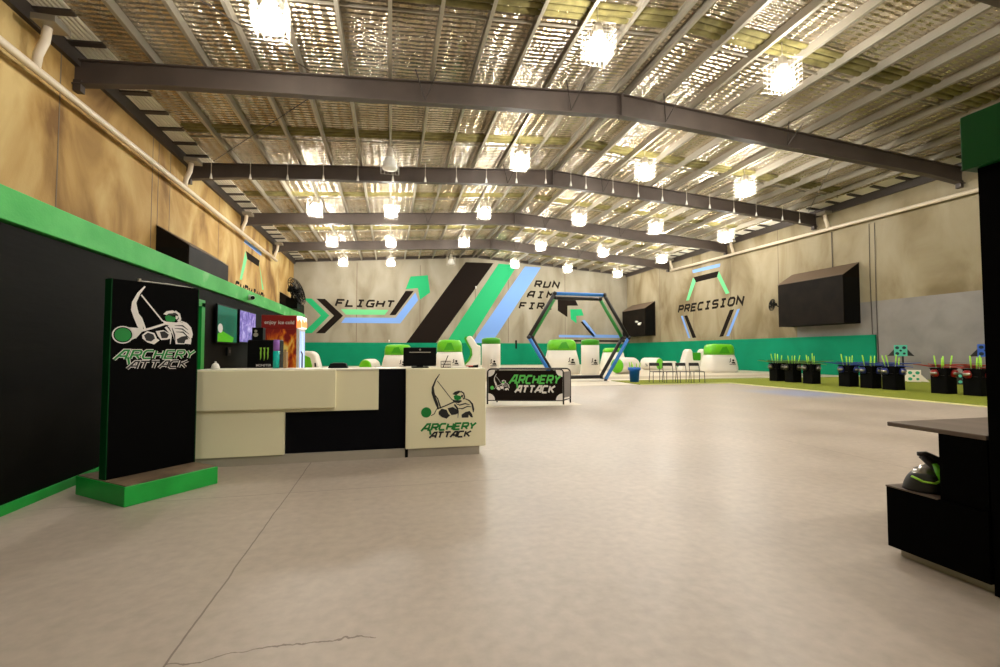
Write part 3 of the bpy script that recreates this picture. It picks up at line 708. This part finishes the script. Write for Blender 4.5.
# on the counter
t=thing('counter_bell','small white domed dispenser at the left end of the counter','bell',(-1.87,CY+.3,1.006))
MB().lathe([(0,0),(.04,0),(.042,.02),(.03,.055),(.012,.068),(0,.07)],n=16).build('dome','white_plastic',t,True); MB().lathe([(0,.07),(.01,.07),(.01,.085),(0,.085)],n=8).build('button','white_plastic',t)
t=thing('drink_tube','tall teal and purple display tube standing on the counter','tube',(-1.29,CY+.45,1.006))
MB().lathe([(0,0),(.035,0),(.035,.2),(0,.2)],n=16).build('lower_tube','glass_teal',t,True); MB().lathe([(.035,.2),(.035,.30),(.03,.33),(0,.33)],n=16).build('upper_tube','glass_purple',t,True)
t=thing('snack_packet','narrow brown packet standing beside the teal tube','packet',(-1.215,CY+.45,1.006))
MB().box(0,.035,0,.08,0,.19).build('pack','cardboard',t,bevel=.004); MB().box(.002,.033,.002,.01,.19,.215).build('flap','cardboard',t)
t=thing('card_reader_tray','low black tray on the counter top','tray',(-.60,CY+.4,1.006))
MB().loft([[(-.11,-.08,0),(.11,-.08,0),(.11,.08,0),(-.11,.08,0)],[(-.085,-.06,.055),(.085,-.06,.055),(.085,.06,.055),(-.085,.06,.055)]]).build('body','cap_black',t,bevel=.004); MB().box(-.06,.06,-.04,.04,.055,.062).build('pad','steel_dark',t)
t=thing('till_monitor','black till monitor seen from behind on the counter','monitor',(.35,CY+.42,1.0))
MB().box(-.20,.20,-.02,.03,.02,.25).build('casing','cap_black',t,bevel=.01); MB().box(-.13,.13,-.026,-.02,.185,.195).build('vent_slot','kick_steel',t)
MB().lathe([(0,-.006),(.012,-.006),(.012,0),(0,0)],c=(0,-.02,.222),n=10,axis='Y').build('badge','galv',t)
q=MB(); q.box(-.1,.1,-.08,.1,0,.015); q.box(-.04,.04,-.0,.03,.01,.1); q.build('stand','cap_black',t)
t=thing('wire_basket','small wire basket with a pen beside the till monitor','basket',(.66,CY+.35,1.0))
q=MB()
for z in(.005,.04,.08): q.tube([(-.055,-.05,z),(.055,-.05,z),(.055,.05,z),(-.055,.05,z)],.003,4,closed=True)
for k in range(5):
    a=-.055+.0275*k; q.tube([(a,-.05,0),(a,-.05,.08)],.002,4); q.tube([(a,.05,0),(a,.05,.08)],.002,4)
q.build('wire_frame','steel_dark',t); MB().tube([(-.03,0,.01),(.03,.01,.15)],.005,6).build('pen','cap_black',t)
t=thing('paper_stack','small stack of white papers beside the wire basket','papers',(.83,CY+.33,1.0)); q=MB()
for k in range(4): q.box(-.1+.004*k,.1-.005*k,-.08,.07,.004*k,.004*k+.0035)
q.build('sheets','paper',t)
t=thing('stapler','low black stapler at the right end of the counter','stapler',(1.0,CY+.33,1.0))
MB().loft([[(-.06,-.018,0),(.06,-.018,0),(.06,.018,0),(-.06,.018,0)],[(-.06,-.016,.02),(.06,-.016,.035),(.06,.016,.035),(-.06,.016,.02)]]).build('body','cap_black',t)
tag(MB().tube([(.90,CY+.27,1.022),(.99,CY+.30,1.022)],.006,8).build('red_pen','red_plastic'),'red pen lying by the papers on the counter','pen')

# ---- freestanding sign
SA=math.atan2(.51,.46)
t=thing('display_sign','freestanding black sign with green base and white archer emblem','sign',(-2.045,4.70,0),SA+.05)
MB().box(-.375,.355,-.385,.37,0,.155).build('base','green_base',t,bevel=.006)
MB().box(-.365,.345,-.375,.36,.155,.16).build('base_top','base_top',t)
pn=MB().box(-.345,.345,-.045,.05,.16,1.80).build('panel','sign_black',t,bevel=.003)
MB().box(-.352,-.345,-.047,.052,.16,1.80).build('edge_strip','edge_green',t); MB().box(.345,.352,-.047,.052,.16,1.80).build('edge_strip','edge_green',t)
q=MB(); q.tube([(-.12,.0,1.81),(.12,0,1.812),(.33,0,1.80)],.006,6); q.box(-.14,-.12,-.01,.01,1.80,1.83); q.build('top_rod','galv',t)
emblem(pn,frame((-.325,-.0455,1.055),(1,0,0),(0,0,1),(0,-1,0)),.605,'white_ink','sign_green','ink','ink',.002,outline='white_ink',asp=1.09)

# ---- banner frame
t=thing('banner_frame','low black tube frame holding an archer banner beyond the counter','banner',(2.15,10.35,0),-.27)
def rrect(w,h,r,z0=0,closed=False):
    p=[(0,0,z0)]
    for cx,cz,a0 in((r,h-r,math.pi),(w-r,h-r,math.pi/2)):
        for k in range(6):
            a=a0-k*math.pi/10; p.append((cx+r*math.cos(a),0,cz+r*math.sin(a)))
    return p+[(w,0,z0)]
BW=1.72
fq=MB().tube(rrect(BW,.80,.09),.018,8).build('front_frame','hex_black',t,True)
q=MB(); q.tube([(x+.20,y+.40,z) for x,y,z in rrect(BW,.80,.09)],.018,8)
for x in(0,BW): q.tube([(x,0,.1),(x+.2,.40,.1)],.014,6)
q.build('rear_frame','hex_black',t,True)
MB().tube([(0,0,.09),(BW,0,.09)],.014,6).build('bottom_rail','hex_black',t)
f=frame((0,-.004,0),(1,0,0),(0,0,1),(0,-1,0))
bn=MB().plate([(.16,.1),(BW-.12,.1),(BW-.02,.2),(BW-.02,.62),(BW-.16,.775),(.14,.775),(.02,.62),(.02,.24)],f,-.004,.004).build('banner','mural_black',t)
for i,(a,b_) in enumerate((((.02,.10),(.02,.10)),((.02,.775),(0,0)),((BW-.02,.775),(0,0)))):
    pass
def corner(x,z,sx_,sz_): return [(x,z)]+[(x+sx_*.15*math.cos(k*math.pi/12),z+sz_*.15*math.sin(k*math.pi/12)) for k in range(7)]
for x,z,a,b_ in((.02,.775,1,-1),(.02,.1,1,1),(BW-.02,.775,-1,-1),(BW-.02,.1,-1,1)): MB().plate(corner(x,z,a,b_),f,.004,.007).build('white_corner','white_ink',bn)
emblem(bn,frame((.06,-.0085,.16),(1,0,0),(0,0,1),(0,-1,0)),.46,'white_ink','lime_ink','white_ink',None,.003,words=False)
q=frame((.42,-.0085,.15),(1.45,0,0),(0,0,1.45),(0,-1,0))
def bwords(fr,par):
    q1=MB(); th=.027
    word(q1,'a',.08,.22,.08,.115,0,th,fr,0,.003); q1.ribbon([(.185,.25),(.20,.15)],th,fr,0,.003); word(q1,'RCHERY',.215,.225,.078,.105,.034,th,fr,0,.003); q1.build('archery_lettering','lime_ink',par)
    q2=MB(); word(q2,'a',.17,.095,.07,.09,0,th,fr,0,.003); word(q2,'TT',.27,.095,.075,.09,.03,th,fr,0,.003); word(q2,'a',.485,.095,.07,.09,0,th,fr,0,.003); word(q2,'CK',.585,.095,.075,.09,.034,th,fr,0,.003); q2.build('attack_lettering','white_ink',par)
bwords(frame((.40,-.0085,.12),(1.42,0,0),(0,0,1.6),(0,-1,0)),bn)
MB().loft([[(BW+.02,.03,.15),(BW+.19,.37,.15),(BW+.19,.37,.74),(BW+.02,.03,.74)],[(BW+.028,.03,.15),(BW+.198,.37,.15),(BW+.198,.37,.74),(BW+.028,.03,.74)]]).build('side_mesh','grey_paint',t)
struct(MB().box(1.35,4.2,9.7,11.2,0,.004).build('floor_mat','arena_floor'),'pale floor mat under the banner frame','mat')

# ---- turf, arena floor
struct(MB().box(XL,XR,17.3,YB-.08,0,.008).build('arena_floor','arena_floor'),'pale playing floor under the inflatables','floor')
struct(MB().box(XL,8.72,15.05,17.3,0,.008).build('arena_floor','arena_floor'),'pale strip of playing floor in front of the hexagon frame','floor')
MBb=struct(MB().box(XL,XR-.1,18.2,20.2,.008,.012).build('step_shadow_stripe','step_shadow_tone'),'step shadow painted as a tan stripe across the playing floor','painted shadow')  # darker band laid flat to paint in the shadow of a floor step
tf=MB().plate([(8.72,15.05),(12.5,15.05),(12.5,YF),(XR,YF),(XR,17.3),(8.72,17.3)],((0,0,0),(1,0,0),(0,1,0),(0,0,1)),0,.025).build('artificial_turf','turf'); tag(tf,'bright green artificial turf along the right side of the hall','turf',kind='structure')
MB().plate([(8.72,15.0),(12.45,15.0),(12.45,YF),(12.5,YF),(12.5,15.05),(8.72,15.05)],((0,0,0),(1,0,0),(0,1,0),(0,0,1)),0,.027).build('edge_line','turf_line',tf,label='pale yellow edge line')
struct(MB().box(13.0,XR-.1,17.35,17.6,.008,.06).build('trim_9','vinyl_white'),'low white kerb behind the turf','kerb')

# ---- inflatable bunkers
def sq(w,d,z,e=4,n=32,cx=0,cy=0):
    r=[]
    for k in range(n):
        a=2*math.pi*k/n; c,s=math.cos(a),math.sin(a)
        r.append((cx+w/2*math.copysign(abs(c)**(2/e),c),cy+d/2*math.copysign(abs(s)**(2/e),s),z))
    return r
IG='white and green inflatable bunkers'
def minilogo(par,x,y,z,s):
    fr=frame((x,y,z),(1,0,0),(0,0,1),(0,-1,0)); q=MB(); fr=(Vector(fr[0]),Vector((s,0,0)),Vector((0,0,s)),Vector((0,-1,0)))
    q.ribbon([(.2,1.0),(.12,.75),(.2,.5)],.09,fr,0,.004); q.plate([(.0,.42),(.12,.42),(.12,.54),(0,.54)],fr,0,.004); q.plate([(.4,.8),(.62,.85),(.72,.7),(.6,.55),(.42,.62)],fr,0,.004)
    q.plate([(.3,.42),(.55,.5),(.8,.45),(.85,.25),(.6,.3),(.35,.28)],fr,0,.004)
    for k in range(6): q.plate([(.02+.15*k,.1),(.12+.15*k,.1),(.15+.15*k,.2),(.05+.15*k,.2)],fr,0,.004)
    q.build('printed_emblem','mural_black',par)
def can(loc,d,h,label,band=.3):
    t=thing('inflatable_can',label,'inflatable',loc,-.2,IG); r=d/2
    b_=MB().lathe([(0,0),(r*.9,0),(r,.06),(r*1.01,h*.4),(r,h-band)],n=32).build('body','vinyl_white',t,True)
    MB().lathe([(r,h-band),(r*1.01,h-band*.5),(r,h-.09),(r*.94,h-.05)],n=32).build('top_band','vinyl_dkgreen',t,True)
    MB().lathe([(r*.94,h-.05),(r*.5,h-.01),(0,h)],n=32).build('lid','vinyl_green',t,True)
    minilogo(t,-.05,-r*1.02,h*.28,d*.40)
    return t
def temple(loc,w,h,label,rz=-.2,d=None,taper=.7,gh=.35):
    t=thing('inflatable_block',label,'inflatable',loc,rz,IG); d=d or w*.8
    zs=[(0,.93),(.05,.98),(.15,1.0),(.4,.92),(1-gh-.001,1-(1-taper)*(1-gh)*1.05)]
    MB().loft([sq(w*k,d*k,h*z) for z,k in zs]).build('body','vinyl_white',t,True)
    k0=zs[-1][1]
    MB().loft([sq(w*k0*1.01,d*k0*1.01,h*(1-gh)),sq(w*k0*1.0,d*k0,h*(1-gh*.5)),sq(w*k0*.93,d*k0*.93,h*.93),sq(w*k0*.80,d*k0*.8,h*.985),sq(w*k0*.4,d*k0*.4,h)]).build('top','vinyl_green',t,True)
    MB().plate([(-w*k0*.2,h*(1-gh*.85)),(w*k0*.22,h*(1-gh*.85)),(w*k0*.1,h*(1-gh*.25)),(-w*k0*.06,h*(1-gh*.3))],frame((0,-d*k0*.51,0),(1,0,0),(0,0,1),(0,-1,0)),0,.012).build('top_fold','vinyl_dkgreen',t)
    minilogo(t,w*.12,-d*.5,h*.25,w*.22)
    return t
def barrel(loc,L,d,label,rz,e='dk'):
    t=thing('inflatable_barrel',label,'inflatable',(loc[0],loc[1],d/2+loc[2]),rz,IG); r=d/2
    MB().lathe([(r*.93,-L/2),(r,-L/2+.08),(r*1.02,0),(r,L/2-.08),(r*.93,L/2)],n=32,axis='X').build('body','vinyl_white',t,True)
    for s in(-1,1): MB().lathe([(r*.93,s*L/2),(r*.8,s*(L/2+.04)),(0,s*(L/2+.07))],n=32,axis='X').build('end_cap','vinyl_green',t,True)
    q=MB()
    minilogo(t,-.2,-r*1.02,-r*.5,d*.3)
    return t
def profile(name,loc,pts,depth,label,rz,mname='vinyl_white'):
    t=thing(name,label,'inflatable',loc,rz,IG)
    b_=MB().plate(pts,frame((0,0,0),(1,0,0),(0,0,1),(0,-1,0)),-depth/2,depth/2).build('body',mname,t,bevel=.09)
    return t
Z0=.008
can((4.4,20.4,.012),.84,1.82,'slim white inflatable can with green top just left of the hexagon frame')
can((9.62,21.3,Z0),.88,1.80,'slim white inflatable can with green top standing inside the hexagon frame')
temple((3.0,24.2,Z0),1.62,1.80,'white inflatable block with green top right behind the till monitor')
temple((8.95,23.5,Z0),1.9,1.84,'wide white inflatable block with green top seen through the hexagon frame',gh=.32)
temple((.37,24.8,Z0),1.65,1.56,'white inflatable block with green top partly hidden left of the till monitor')
temple((18.5,23.2,Z0),1.85,1.62,'large white inflatable block with green top near the right wall',gh=.38)
barrel((12.45,23.0,Z0),1.6,.86,'large inflatable barrel lying right of the hexagon frame',.5)
temple((13.7,26.9,Z0),1.6,1.42,'low inflatable block behind the large barrel',gh=.2)
barrel((16.6,27.2,Z0),1.25,.78,'small inflatable barrel with green ends lying near the wire chairs',-1.2)
t=thing('inflatable_wedge','low flat white inflatable behind the wire chairs','inflatable',(17.85,27.3,Z0),-.2,IG)
MB().loft([sq(1.05,.7,z,5) if z<.5 else sq(.95,.6,z,5) for z in(0,.05,.45,.55)]).build('body','vinyl_white',t,True); MB().loft([sq(.4,.3,z,5,cx=.36) for z in(.545,.56)]).build('top_patch','vinyl_dkgreen',t)
# castle with two prongs and a green filler
t=profile('inflatable_castle',(18.72,25.9,Z0),[(-.85,0),(.85,0),(.80,1.2),(.72,1.35),(.55,1.35),(.45,1.2),(.38,.62),(-.10,.62),(-.14,1.2),(-.22,1.34),(-.36,1.34),(-.48,1.2)],.8,'white inflatable with two prongs and a green notch beside the large block',-.25)
MB().box(-.14,.42,-.3,.38,.56,1.12).build('notch_filler','vinyl_dkgreen',t,bevel=.05)
# curved fin
pts=[(-.25,2.0),(-.05,2.05),(.12,1.85),(.30,1.55),(.48,1.5),(.48,0),(-.45,0),(-.40,.45),(-.12,.72),(.02,1.0),(0,1.3),(-.2,1.65),(-.32,1.9)]
t=profile('inflatable_fin',(4.35,25.2,Z0),pts,.7,'curved white inflatable fin with green edge behind the counter end',-.2)
MB().ribbon([(-.43,.42),(-.15,.70),(0,1.0),(-.02,1.3),(-.22,1.66),(-.33,1.9),(-.25,2.0)],.10,frame((-.03,0,0),(1,0,0),(0,0,1),(0,-1,0)),-.36,.37).build('green_edge','vinyl_dkgreen',t)
# left ones behind the counter
t=profile('inflatable_wing',(-3.6,23.9,Z0),[(-.5,0),(.36,0),(.30,.5),(.14,1.05),(-.05,1.2),(-.5,1.22)],.7,'white inflatable wing with green side, right of the red fridge',-.1)
MB().plate([(-.5,.1),(-.08,.1),(0,.5),(-.1,.9),(-.5,1.08)],frame((0,-.351,0),(1,0,0),(0,0,1),(0,-1,0)),0,.02).build('green_side','vinyl_green',t,bevel=.01)
MB().plate([(.10,.45),(.18,.45),(.16,.65),(.09,.65)],frame((0,-.352,0),(1,0,0),(0,0,1),(0,-1,0)),0,.006).build('printed_emblem','mural_black',t)
barrel((-1.05,25.0,Z0),.8,.80,'inflatable barrel with green end lying beyond the counter tray',1.0)

# ---- hexagon frame: two tube hexagons in a row
t=thing('hexagon_frame','large upright hexagon frame of doubled black, blue and green tubes in the arena','hexagon frame',(7.27,17.15,0),0)
zc=1.75
def hexv(R): return [(R*1.065*math.cos(k*math.pi/3),zc+R*math.sin(k*math.pi/3)) for k in range(6)]
for R,y,cols,nm in((1.98,-.10,['hex_black','hex_blue','hex_black','hex_blue','vinyl_white','hex_blue'],'outer_tube'),(1.81,.10,['hex_green','hex_black','hex_green','hex_black','hex_black','hex_black'],'inner_tube')):
    hv=hexv(R)
    for k in range(6):
        a,b_=hv[k],hv[(k+1)%6]; MB().tube([(a[0],y,a[1]),(b_[0],y,b_[1])],.07,12).build(nm,cols[k],t,True)
    for k in range(6):
        c=hv[k]; MB().lathe([(0,-.08),(.075,-.07),(.075,.07),(0,.08)],c=(c[0],y,c[1]),n=12,axis='Y').build('corner_joint','hex_black',t,True)
ho,hi=hexv(1.98),hexv(1.81)
for k in range(6): MB().tube([(ho[k][0],-.1,ho[k][1]),(hi[k][0],.1,hi[k][1])],.03,8).build('joiner','hex_black',t)
for x in(-1.0,1.0): MB().box(x-.14,x+.14,-.3,.3,0,.03).build('foot_plate','vinyl_white',t)

# ---- wire chairs
CH=None
for k,(x,y) in enumerate(((9.80,15.72),(10.29,15.60),(10.78,15.48),(11.27,15.35))):
    lab='black wire chair standing on the turf edge, %s from the left in its row'%ORD[k]
    if CH is None:
        CH=thing('wire_chair',lab,'chair',(x,y,.025),-.23,'wire chairs on the turf'); w=.205
        MB().box(-w,w,-.2,.2,.40,.425).build('seat','hex_black',CH,bevel=.006)
        MB().box(-w+.02,w-.02,.275,.31,.62,.74).build('backrest','hex_black',CH,bevel=.008)
        for s in(-1,1):
            MB().tube([(s*w*.95,-.2,.4),(s*w,-.22,0)],.012,6).build('leg','hex_black',CH); MB().tube([(s*w*.9,.28,.72),(s*w*.92,.2,.42),(s*w,.26,0)],.012,6).build('leg','hex_black',CH)
    else: dup(CH,(x,y,.025),-.23,lab)

# ---- arrows
def arrow_proto(z):
    t=thing('foam_arrow','', 'arrow',(0,0,0))
    MB().tube([(0,0,.0),(0,0,.60)],.006,6).build('shaft','arrow_pale',t); MB().lathe([(0,.42),(.014,.42),(.019,.55),(.017,.72),(0,.74)],n=10).build('foam_tip','arrow_lime',t,True)
    q=MB()
    for k in range(3):
        a=2*math.pi*k/3; q.add([(0,0,.02),(.03*math.cos(a),.03*math.sin(a),.03),(.03*math.cos(a),.03*math.sin(a),.10),(0,0,.13)],[(0,1,2,3)])
    q.build('fletching','arrow_lime',t)
    return t
ARW=None
def arrows(cx,cy,zb,n,where,zs=(1,)):
    global ARW
    for k in range(n):
        lab='lime foam-tipped arrow standing in the %s, %s of %s'%(where,ORD[k],['','one','two','three','four','five'][n])
        rx,ry=random.uniform(-.12,.12),random.uniform(-.12,.12)
        a_=-.12+.24*k/max(1,n-1)
        if ARW is None: ARW=arrow_proto(0); o=ARW
        else: o=dup(ARW,(0,0,0),0)
        o.location=(cx+a_*.5+random.uniform(-.03,.03),cy-a_*.6,zb-random.uniform(0,.12)); o.rotation_euler=(rx,a_*1.3+random.uniform(-.05,.05),0); o['label']=lab; o['group']='lime foam arrows'
# ---- bucket
t=thing('blue_bucket','blue plastic bucket of foam arrows at the left end of the turf','bucket',(9.2,16.3,.025))
MB().lathe([(0,0),(.165,0),(.205,.52),(.215,.52),(.215,.54),(.20,.54),(.185,.5),(.15,.04),(0,.04)],n=28).build('body','bucket_blue',t,True)
MB().lathe([(.205,.44),(.24,.45),(.24,.56),(.22,.56),(.205,.46)],n=28).build('rim','bucket_blue',t,True)
arrows(9.2,16.3,.075,5,'blue bucket')
# ---- bow bins
def make_bow():
    t=thing('recurve_bow','','bow',(0,0,0))
    p=[(-.56,-.12,.05),(-.50,-.02,.04),(-.34,.08,.02),(-.16,.05,0),(-.1,.07,0)]
    MB().tube(p+[(-q[0],q[1],0) for q in p[::-1]],[.008,.012,.018,.02,.022,.022,.02,.018,.012,.008],8).build('limbs','bow_blue',t,True)
    MB().tube([(-.12,.08,0),(.12,.08,0)],.026,8).build('grip','hex_black',t,True); MB().tube([(-.55,-.12,.05),(.55,-.12,.05)],.002,4).build('string','hex_black',t)
    return t
def make_mask():
    t=thing('face_mask','','mask',(0,0,0))
    q=MB(); rings=[]
    for k in range(7):
        a=-.5+k/6.*1.0; z=a*.22; r=.11*math.sqrt(max(.15,1-(a*1.6)**2)); rings.append([(r*math.cos(th),-.02-r*.9*math.sin(th),z) for th in [math.pi*j/12 for j in range(13)]]+[(-r*.8,.03,z),(r*.8,.03,z)])
    q.loft(rings).build('shell','mask_blue',t,True)
    q=MB(); rings=[]
    for z,r in((-.02,.112),(.02,.122),(.06,.112)): rings.append([(r*math.cos(th),-.022-r*.9*math.sin(th),z) for th in [math.pi*(.12+.76*j/10) for j in range(11)]]+[(-r*.5,-.02,z),(r*.5,-.02,z)])
    q.loft(rings).build('visor','visor',t,True)
    q=MB()
    for k in range(3): q.box(-.05+.035*k,-.03+.035*k,-.128,-.115,-.075,-.045)
    q.build('mouth_vents','hex_black',t)
    return t
BIN=BOW=MSK=None
bins=[('black',15.0,15.45,0),('black',15.02,14.72,1),('black',15.02,13.92,2),('blue',15.03,12.52,0),('blue',15.03,11.78,1),('blue',15.07,11.12,2),('red',15.12,9.82,0),('red',15.22,9.12,1)]
place={'black':['farthest','middle','nearest'],'blue':['farthest','middle','nearest'],'red':['farther','nearer']}
for c,x,y,k in bins:
    pos='%s %s-set bin'%(place[c][k],c)
    lab='square black bin of foam arrows with %s bows, %s of its set'%('dark' if c=='black' else c,place[c][k])
    h=.70
    if BIN is None:
        BIN=thing('arrow_bin',lab,'bin',(x,y,.025),0,'black arrow bins on the turf')
        q=MB(); s=.205
        q.loft([sq(2*s*k_,2*s*k_,z,12) for k_,z in((1,0),(1,h),(.94,h),(.94,.02))]).build('body','bin_black',BIN)
        q=MB(); q.tube([(-s,-s,h),(s,-s,h),(s,s,h),(-s,s,h)],.012,6,closed=True); q.build('rim','bin_black',BIN)
        MB().box(-s-.012,-s,-.15,.15,h-.20,h-.19).build('hook_rail','hex_black',BIN); MB().box(-.15,.15,-s-.012,-s,h-.20,h-.19).build('hook_rail','hex_black',BIN)
    else: dup(BIN,(x,y,.025),0,lab)
    arrows(x,y,.025+h+.001-.32,4 if c!='red' else 4,pos)
    bm={'black':'bow_lime','blue':'bow_blue','red':'bow_red'}[c]; mm={'black':'mask_black','blue':'mask_blue','red':'mask_red'}[c]
    for j in range(2):
        bl='%s bow lying across the %s, %s one'%({'black':'dark and lime','blue':'blue','red':'red'}[c],pos,['front','back'][j])
        if BOW is None: BOW=make_bow()
        o=dup(BOW,(0,0,0),0,bl,swap={'bow_blue':bm})
        o.location=(x-.10+.20*j,y+.06-.12*j,.025+h+.04+.06*j); o.rotation_euler=(.1-.2*j,.06-.1*j,-.75+.35*j); o['group']='bows lying on the bins'
        ml='%s mask hanging on the %s side of the %s'%({'black':'dark','blue':'blue','red':'red'}[c],['left','front'][j],pos)
        if MSK is None: MSK=make_mask()
        o=dup(MSK,(0,0,0),0,ml,swap={'mask_blue':mm})
        o.location=(x-.24,y+.05,.025+h-.13) if j==0 else (x+.02,y-.24,.025+h-.13); o.rotation_euler=(.25,0,-math.pi/2 if j==0 else 0); o['group']='face masks on the bins'; o.scale=(.88,.80,.88)
def wipe(o):
    for k in kids(o): bpy.data.objects.remove(k)
    bpy.data.objects.remove(o)
wipe(BOW); wipe(MSK)

# ---- archery targets
def target(loc,rz,w,h,face,hole,label,wing,pole=0,ww=.22):
    t=thing('archery_target',label,'target',loc,rz,'five-hole foam targets')
    z=pole
    f=frame((0,-.06,z),(1,0,0),(0,0,1),(0,-1,0))
    bd=MB().plate([(-w/2,0),(w/2,0),(w/2,h),(-w/2,h)],f,-.12,0).build('face_board',face,t,bevel=.006)
    for i,(a,b_,r) in enumerate(((-.26,.76,.15),(.26,.76,.15),(0,.5,.10),(-.26,.24,.15),(.26,.24,.11))):
        MB().plate([(a*w+r*w*math.cos(q*math.pi/9),b_*h+r*w*math.sin(q*math.pi/9)) for q in range(18)],f,0,.004).build('hole',hole,bd)
    for s in(-1,1):
        MB().plate([(s*w*.5,h*.62),(s*w*.5,0.02),(s*(w*.5+ww),0.0)],f,-.10,-.04).build('side_wing',wing,t)
    if pole:
        MB().tube([(.06,0,0),(.06,0,pole+.05)],.035,10).build('pole','hex_black',t); MB().box(-.18,.3,-.2,.2,0,.03).build('foot','hex_black',t)
    return t
VR=math.atan2(20,14.5)
target((20.7,14.95,.025),-.93,.42,.46,'t_teal','t_hole_k','teal five-hole foam target on a pole behind the nearest blue-set bin','hex_black',.98)
target((19.77,13.83,.025),-.95,.42,.46,'t_white','t_hole_g','white foam target with green holes standing low on the turf','t_white',0,.24)
target((21.1,12.35,.025),-1.0,.42,.46,'t_blue','t_hole_k','blue foam target on a pole at the far right edge','hex_black',.98)
target((19.8,12.25,.025),-.9,.34,.40,'hex_black','t_teal','small dark target with teal holes low behind the red-set bins','t_teal',0,.12)

# ---- right foreground partition, desk and step
RX=2.9
struct(MB().box(RX,RX+.15,YF,1.70,0,2.13).build('wall_divider','wood_black'),'black divider wall standing at the right edge','partition wall')
struct(MB().box(RX-.04,RX+.19,YF,1.745,2.13,2.41).build('trim_10','green_cap',bevel=.006),'dark green capping box on top of the right divider','capping')
struct(MB().box(RX-.03,RX,YF,1.66,.0,.065).build('baseboard_right','green_gloss',bevel=.004),'green skirting at the foot of the right divider','baseboard')
t=thing('corner_desk','black desk with brown top and low step in the right foreground','desk',(0,0,0))
MB().box(RX,4.3,1.71,2.185,.755,.78).build('desk_top','desk_top',t,bevel=.004)
MB().box(RX+.003,4.3,1.71,1.92,.40,.755).build('cabinet','wood_black',t)
MB().box(RX-.015,4.2,1.705,2.19,.05,.40).build('step','wood_black',t,bevel=.003)
MB().box(RX+.03,4.2,1.71,2.15,0,.05).build('step_plinth','kick_steel',t)
MB().box(RX-.017,4.2,1.92,2.192,.398,.405).build('step_top','desk_top',t)
t=thing('paintball_mask','black mask with lime trim resting on the step under the desk','mask',(2.995,2.06,.405),-.5); t.scale=(1,1,.78)
R_=[]
for k in range(9):
    a=k/8.; z=.0+.13*a; r=.095*math.sqrt(max(.02,1-(a*.75)**2)); R_.append([(r*1.05*math.cos(th),r*.95*math.sin(th)-.02*a,z) for th in [2*math.pi*j/20 for j in range(20)]])
MB().loft(R_).build('shell','rubber',t,True)
f=frame((-.03,-.085,.03),(.92,.1,.0),(-.1,.35,.9),(0,-1,.3))
MB().tube([(-.085,-.05,.11),(-.05,-.09,.085),(.0,-.10,.08),(.045,-.085,.105),(.05,-.05,.15),(.02,-.03,.185)],.008,6).build('lens_rim','arrow_lime',t,True)
MB().loft([[(-.08,-.03,.10),(-.03,-.075,.095),(.03,-.07,.11),(.02,-.02,.15)],[(-.05,0,.16),(-.02,-.03,.16),(.02,-.03,.17),(.01,0,.19)]]).build('lens','visor',t,True)
MB().tube([(.02,-.06,.21),(.04,-.085,.14),(.065,-.085,.07),(.09,-.06,.04)],[.012,.026,.034,.02],8).build('lime_cheek','vinyl_green',t,True)
MB().tube([(-.03,-.0,.262),(.0,-.01,.262),(.06,-.01,.225),(.11,0,.17),(.14,0,.12)],[.014,.024,.026,.026,.02],10).build('strap_arm','rubber',t,True)
MB().tube([(-.02,-.02,.25),(.03,-.04,.185),(.08,-.04,.11),(.11,-.03,.05)],[.016,.024,.024,.02],8).build('strap_arm','rubber',t,True)

# ---- small fittings on the end wall
t=thing('wall_bar','short black upright bar on the end wall above the green lining','bar',(10.9,YB-.12,1.45))
MB().box(-.07,.07,0,.12,0,.75).build('bar','cap_black',t,bevel=.01); MB().box(-.05,.05,.02,.12,.3,.42).build('bracket','steel_dark',t)
for x,y,z,lab in((-.15,YB-.05,2.12,'tiny white sensor on the end wall at the foot of the black stripe'),(7.25,YB-.05,6.9,'tiny white sensor high on the end wall inside the black stripe')):
    t=thing('wall_sensor',lab,'sensor',(x,y,z),0,'white sensors on the end wall')
    MB().lathe([(0,-.06),(.05,-.04),(.06,.05),(0,.05)],n=12,axis='Y').build('body','white_plastic',t,True); MB().box(-.03,.03,-.01,.05,-.16,-.05).build('mount','white_plastic',t)
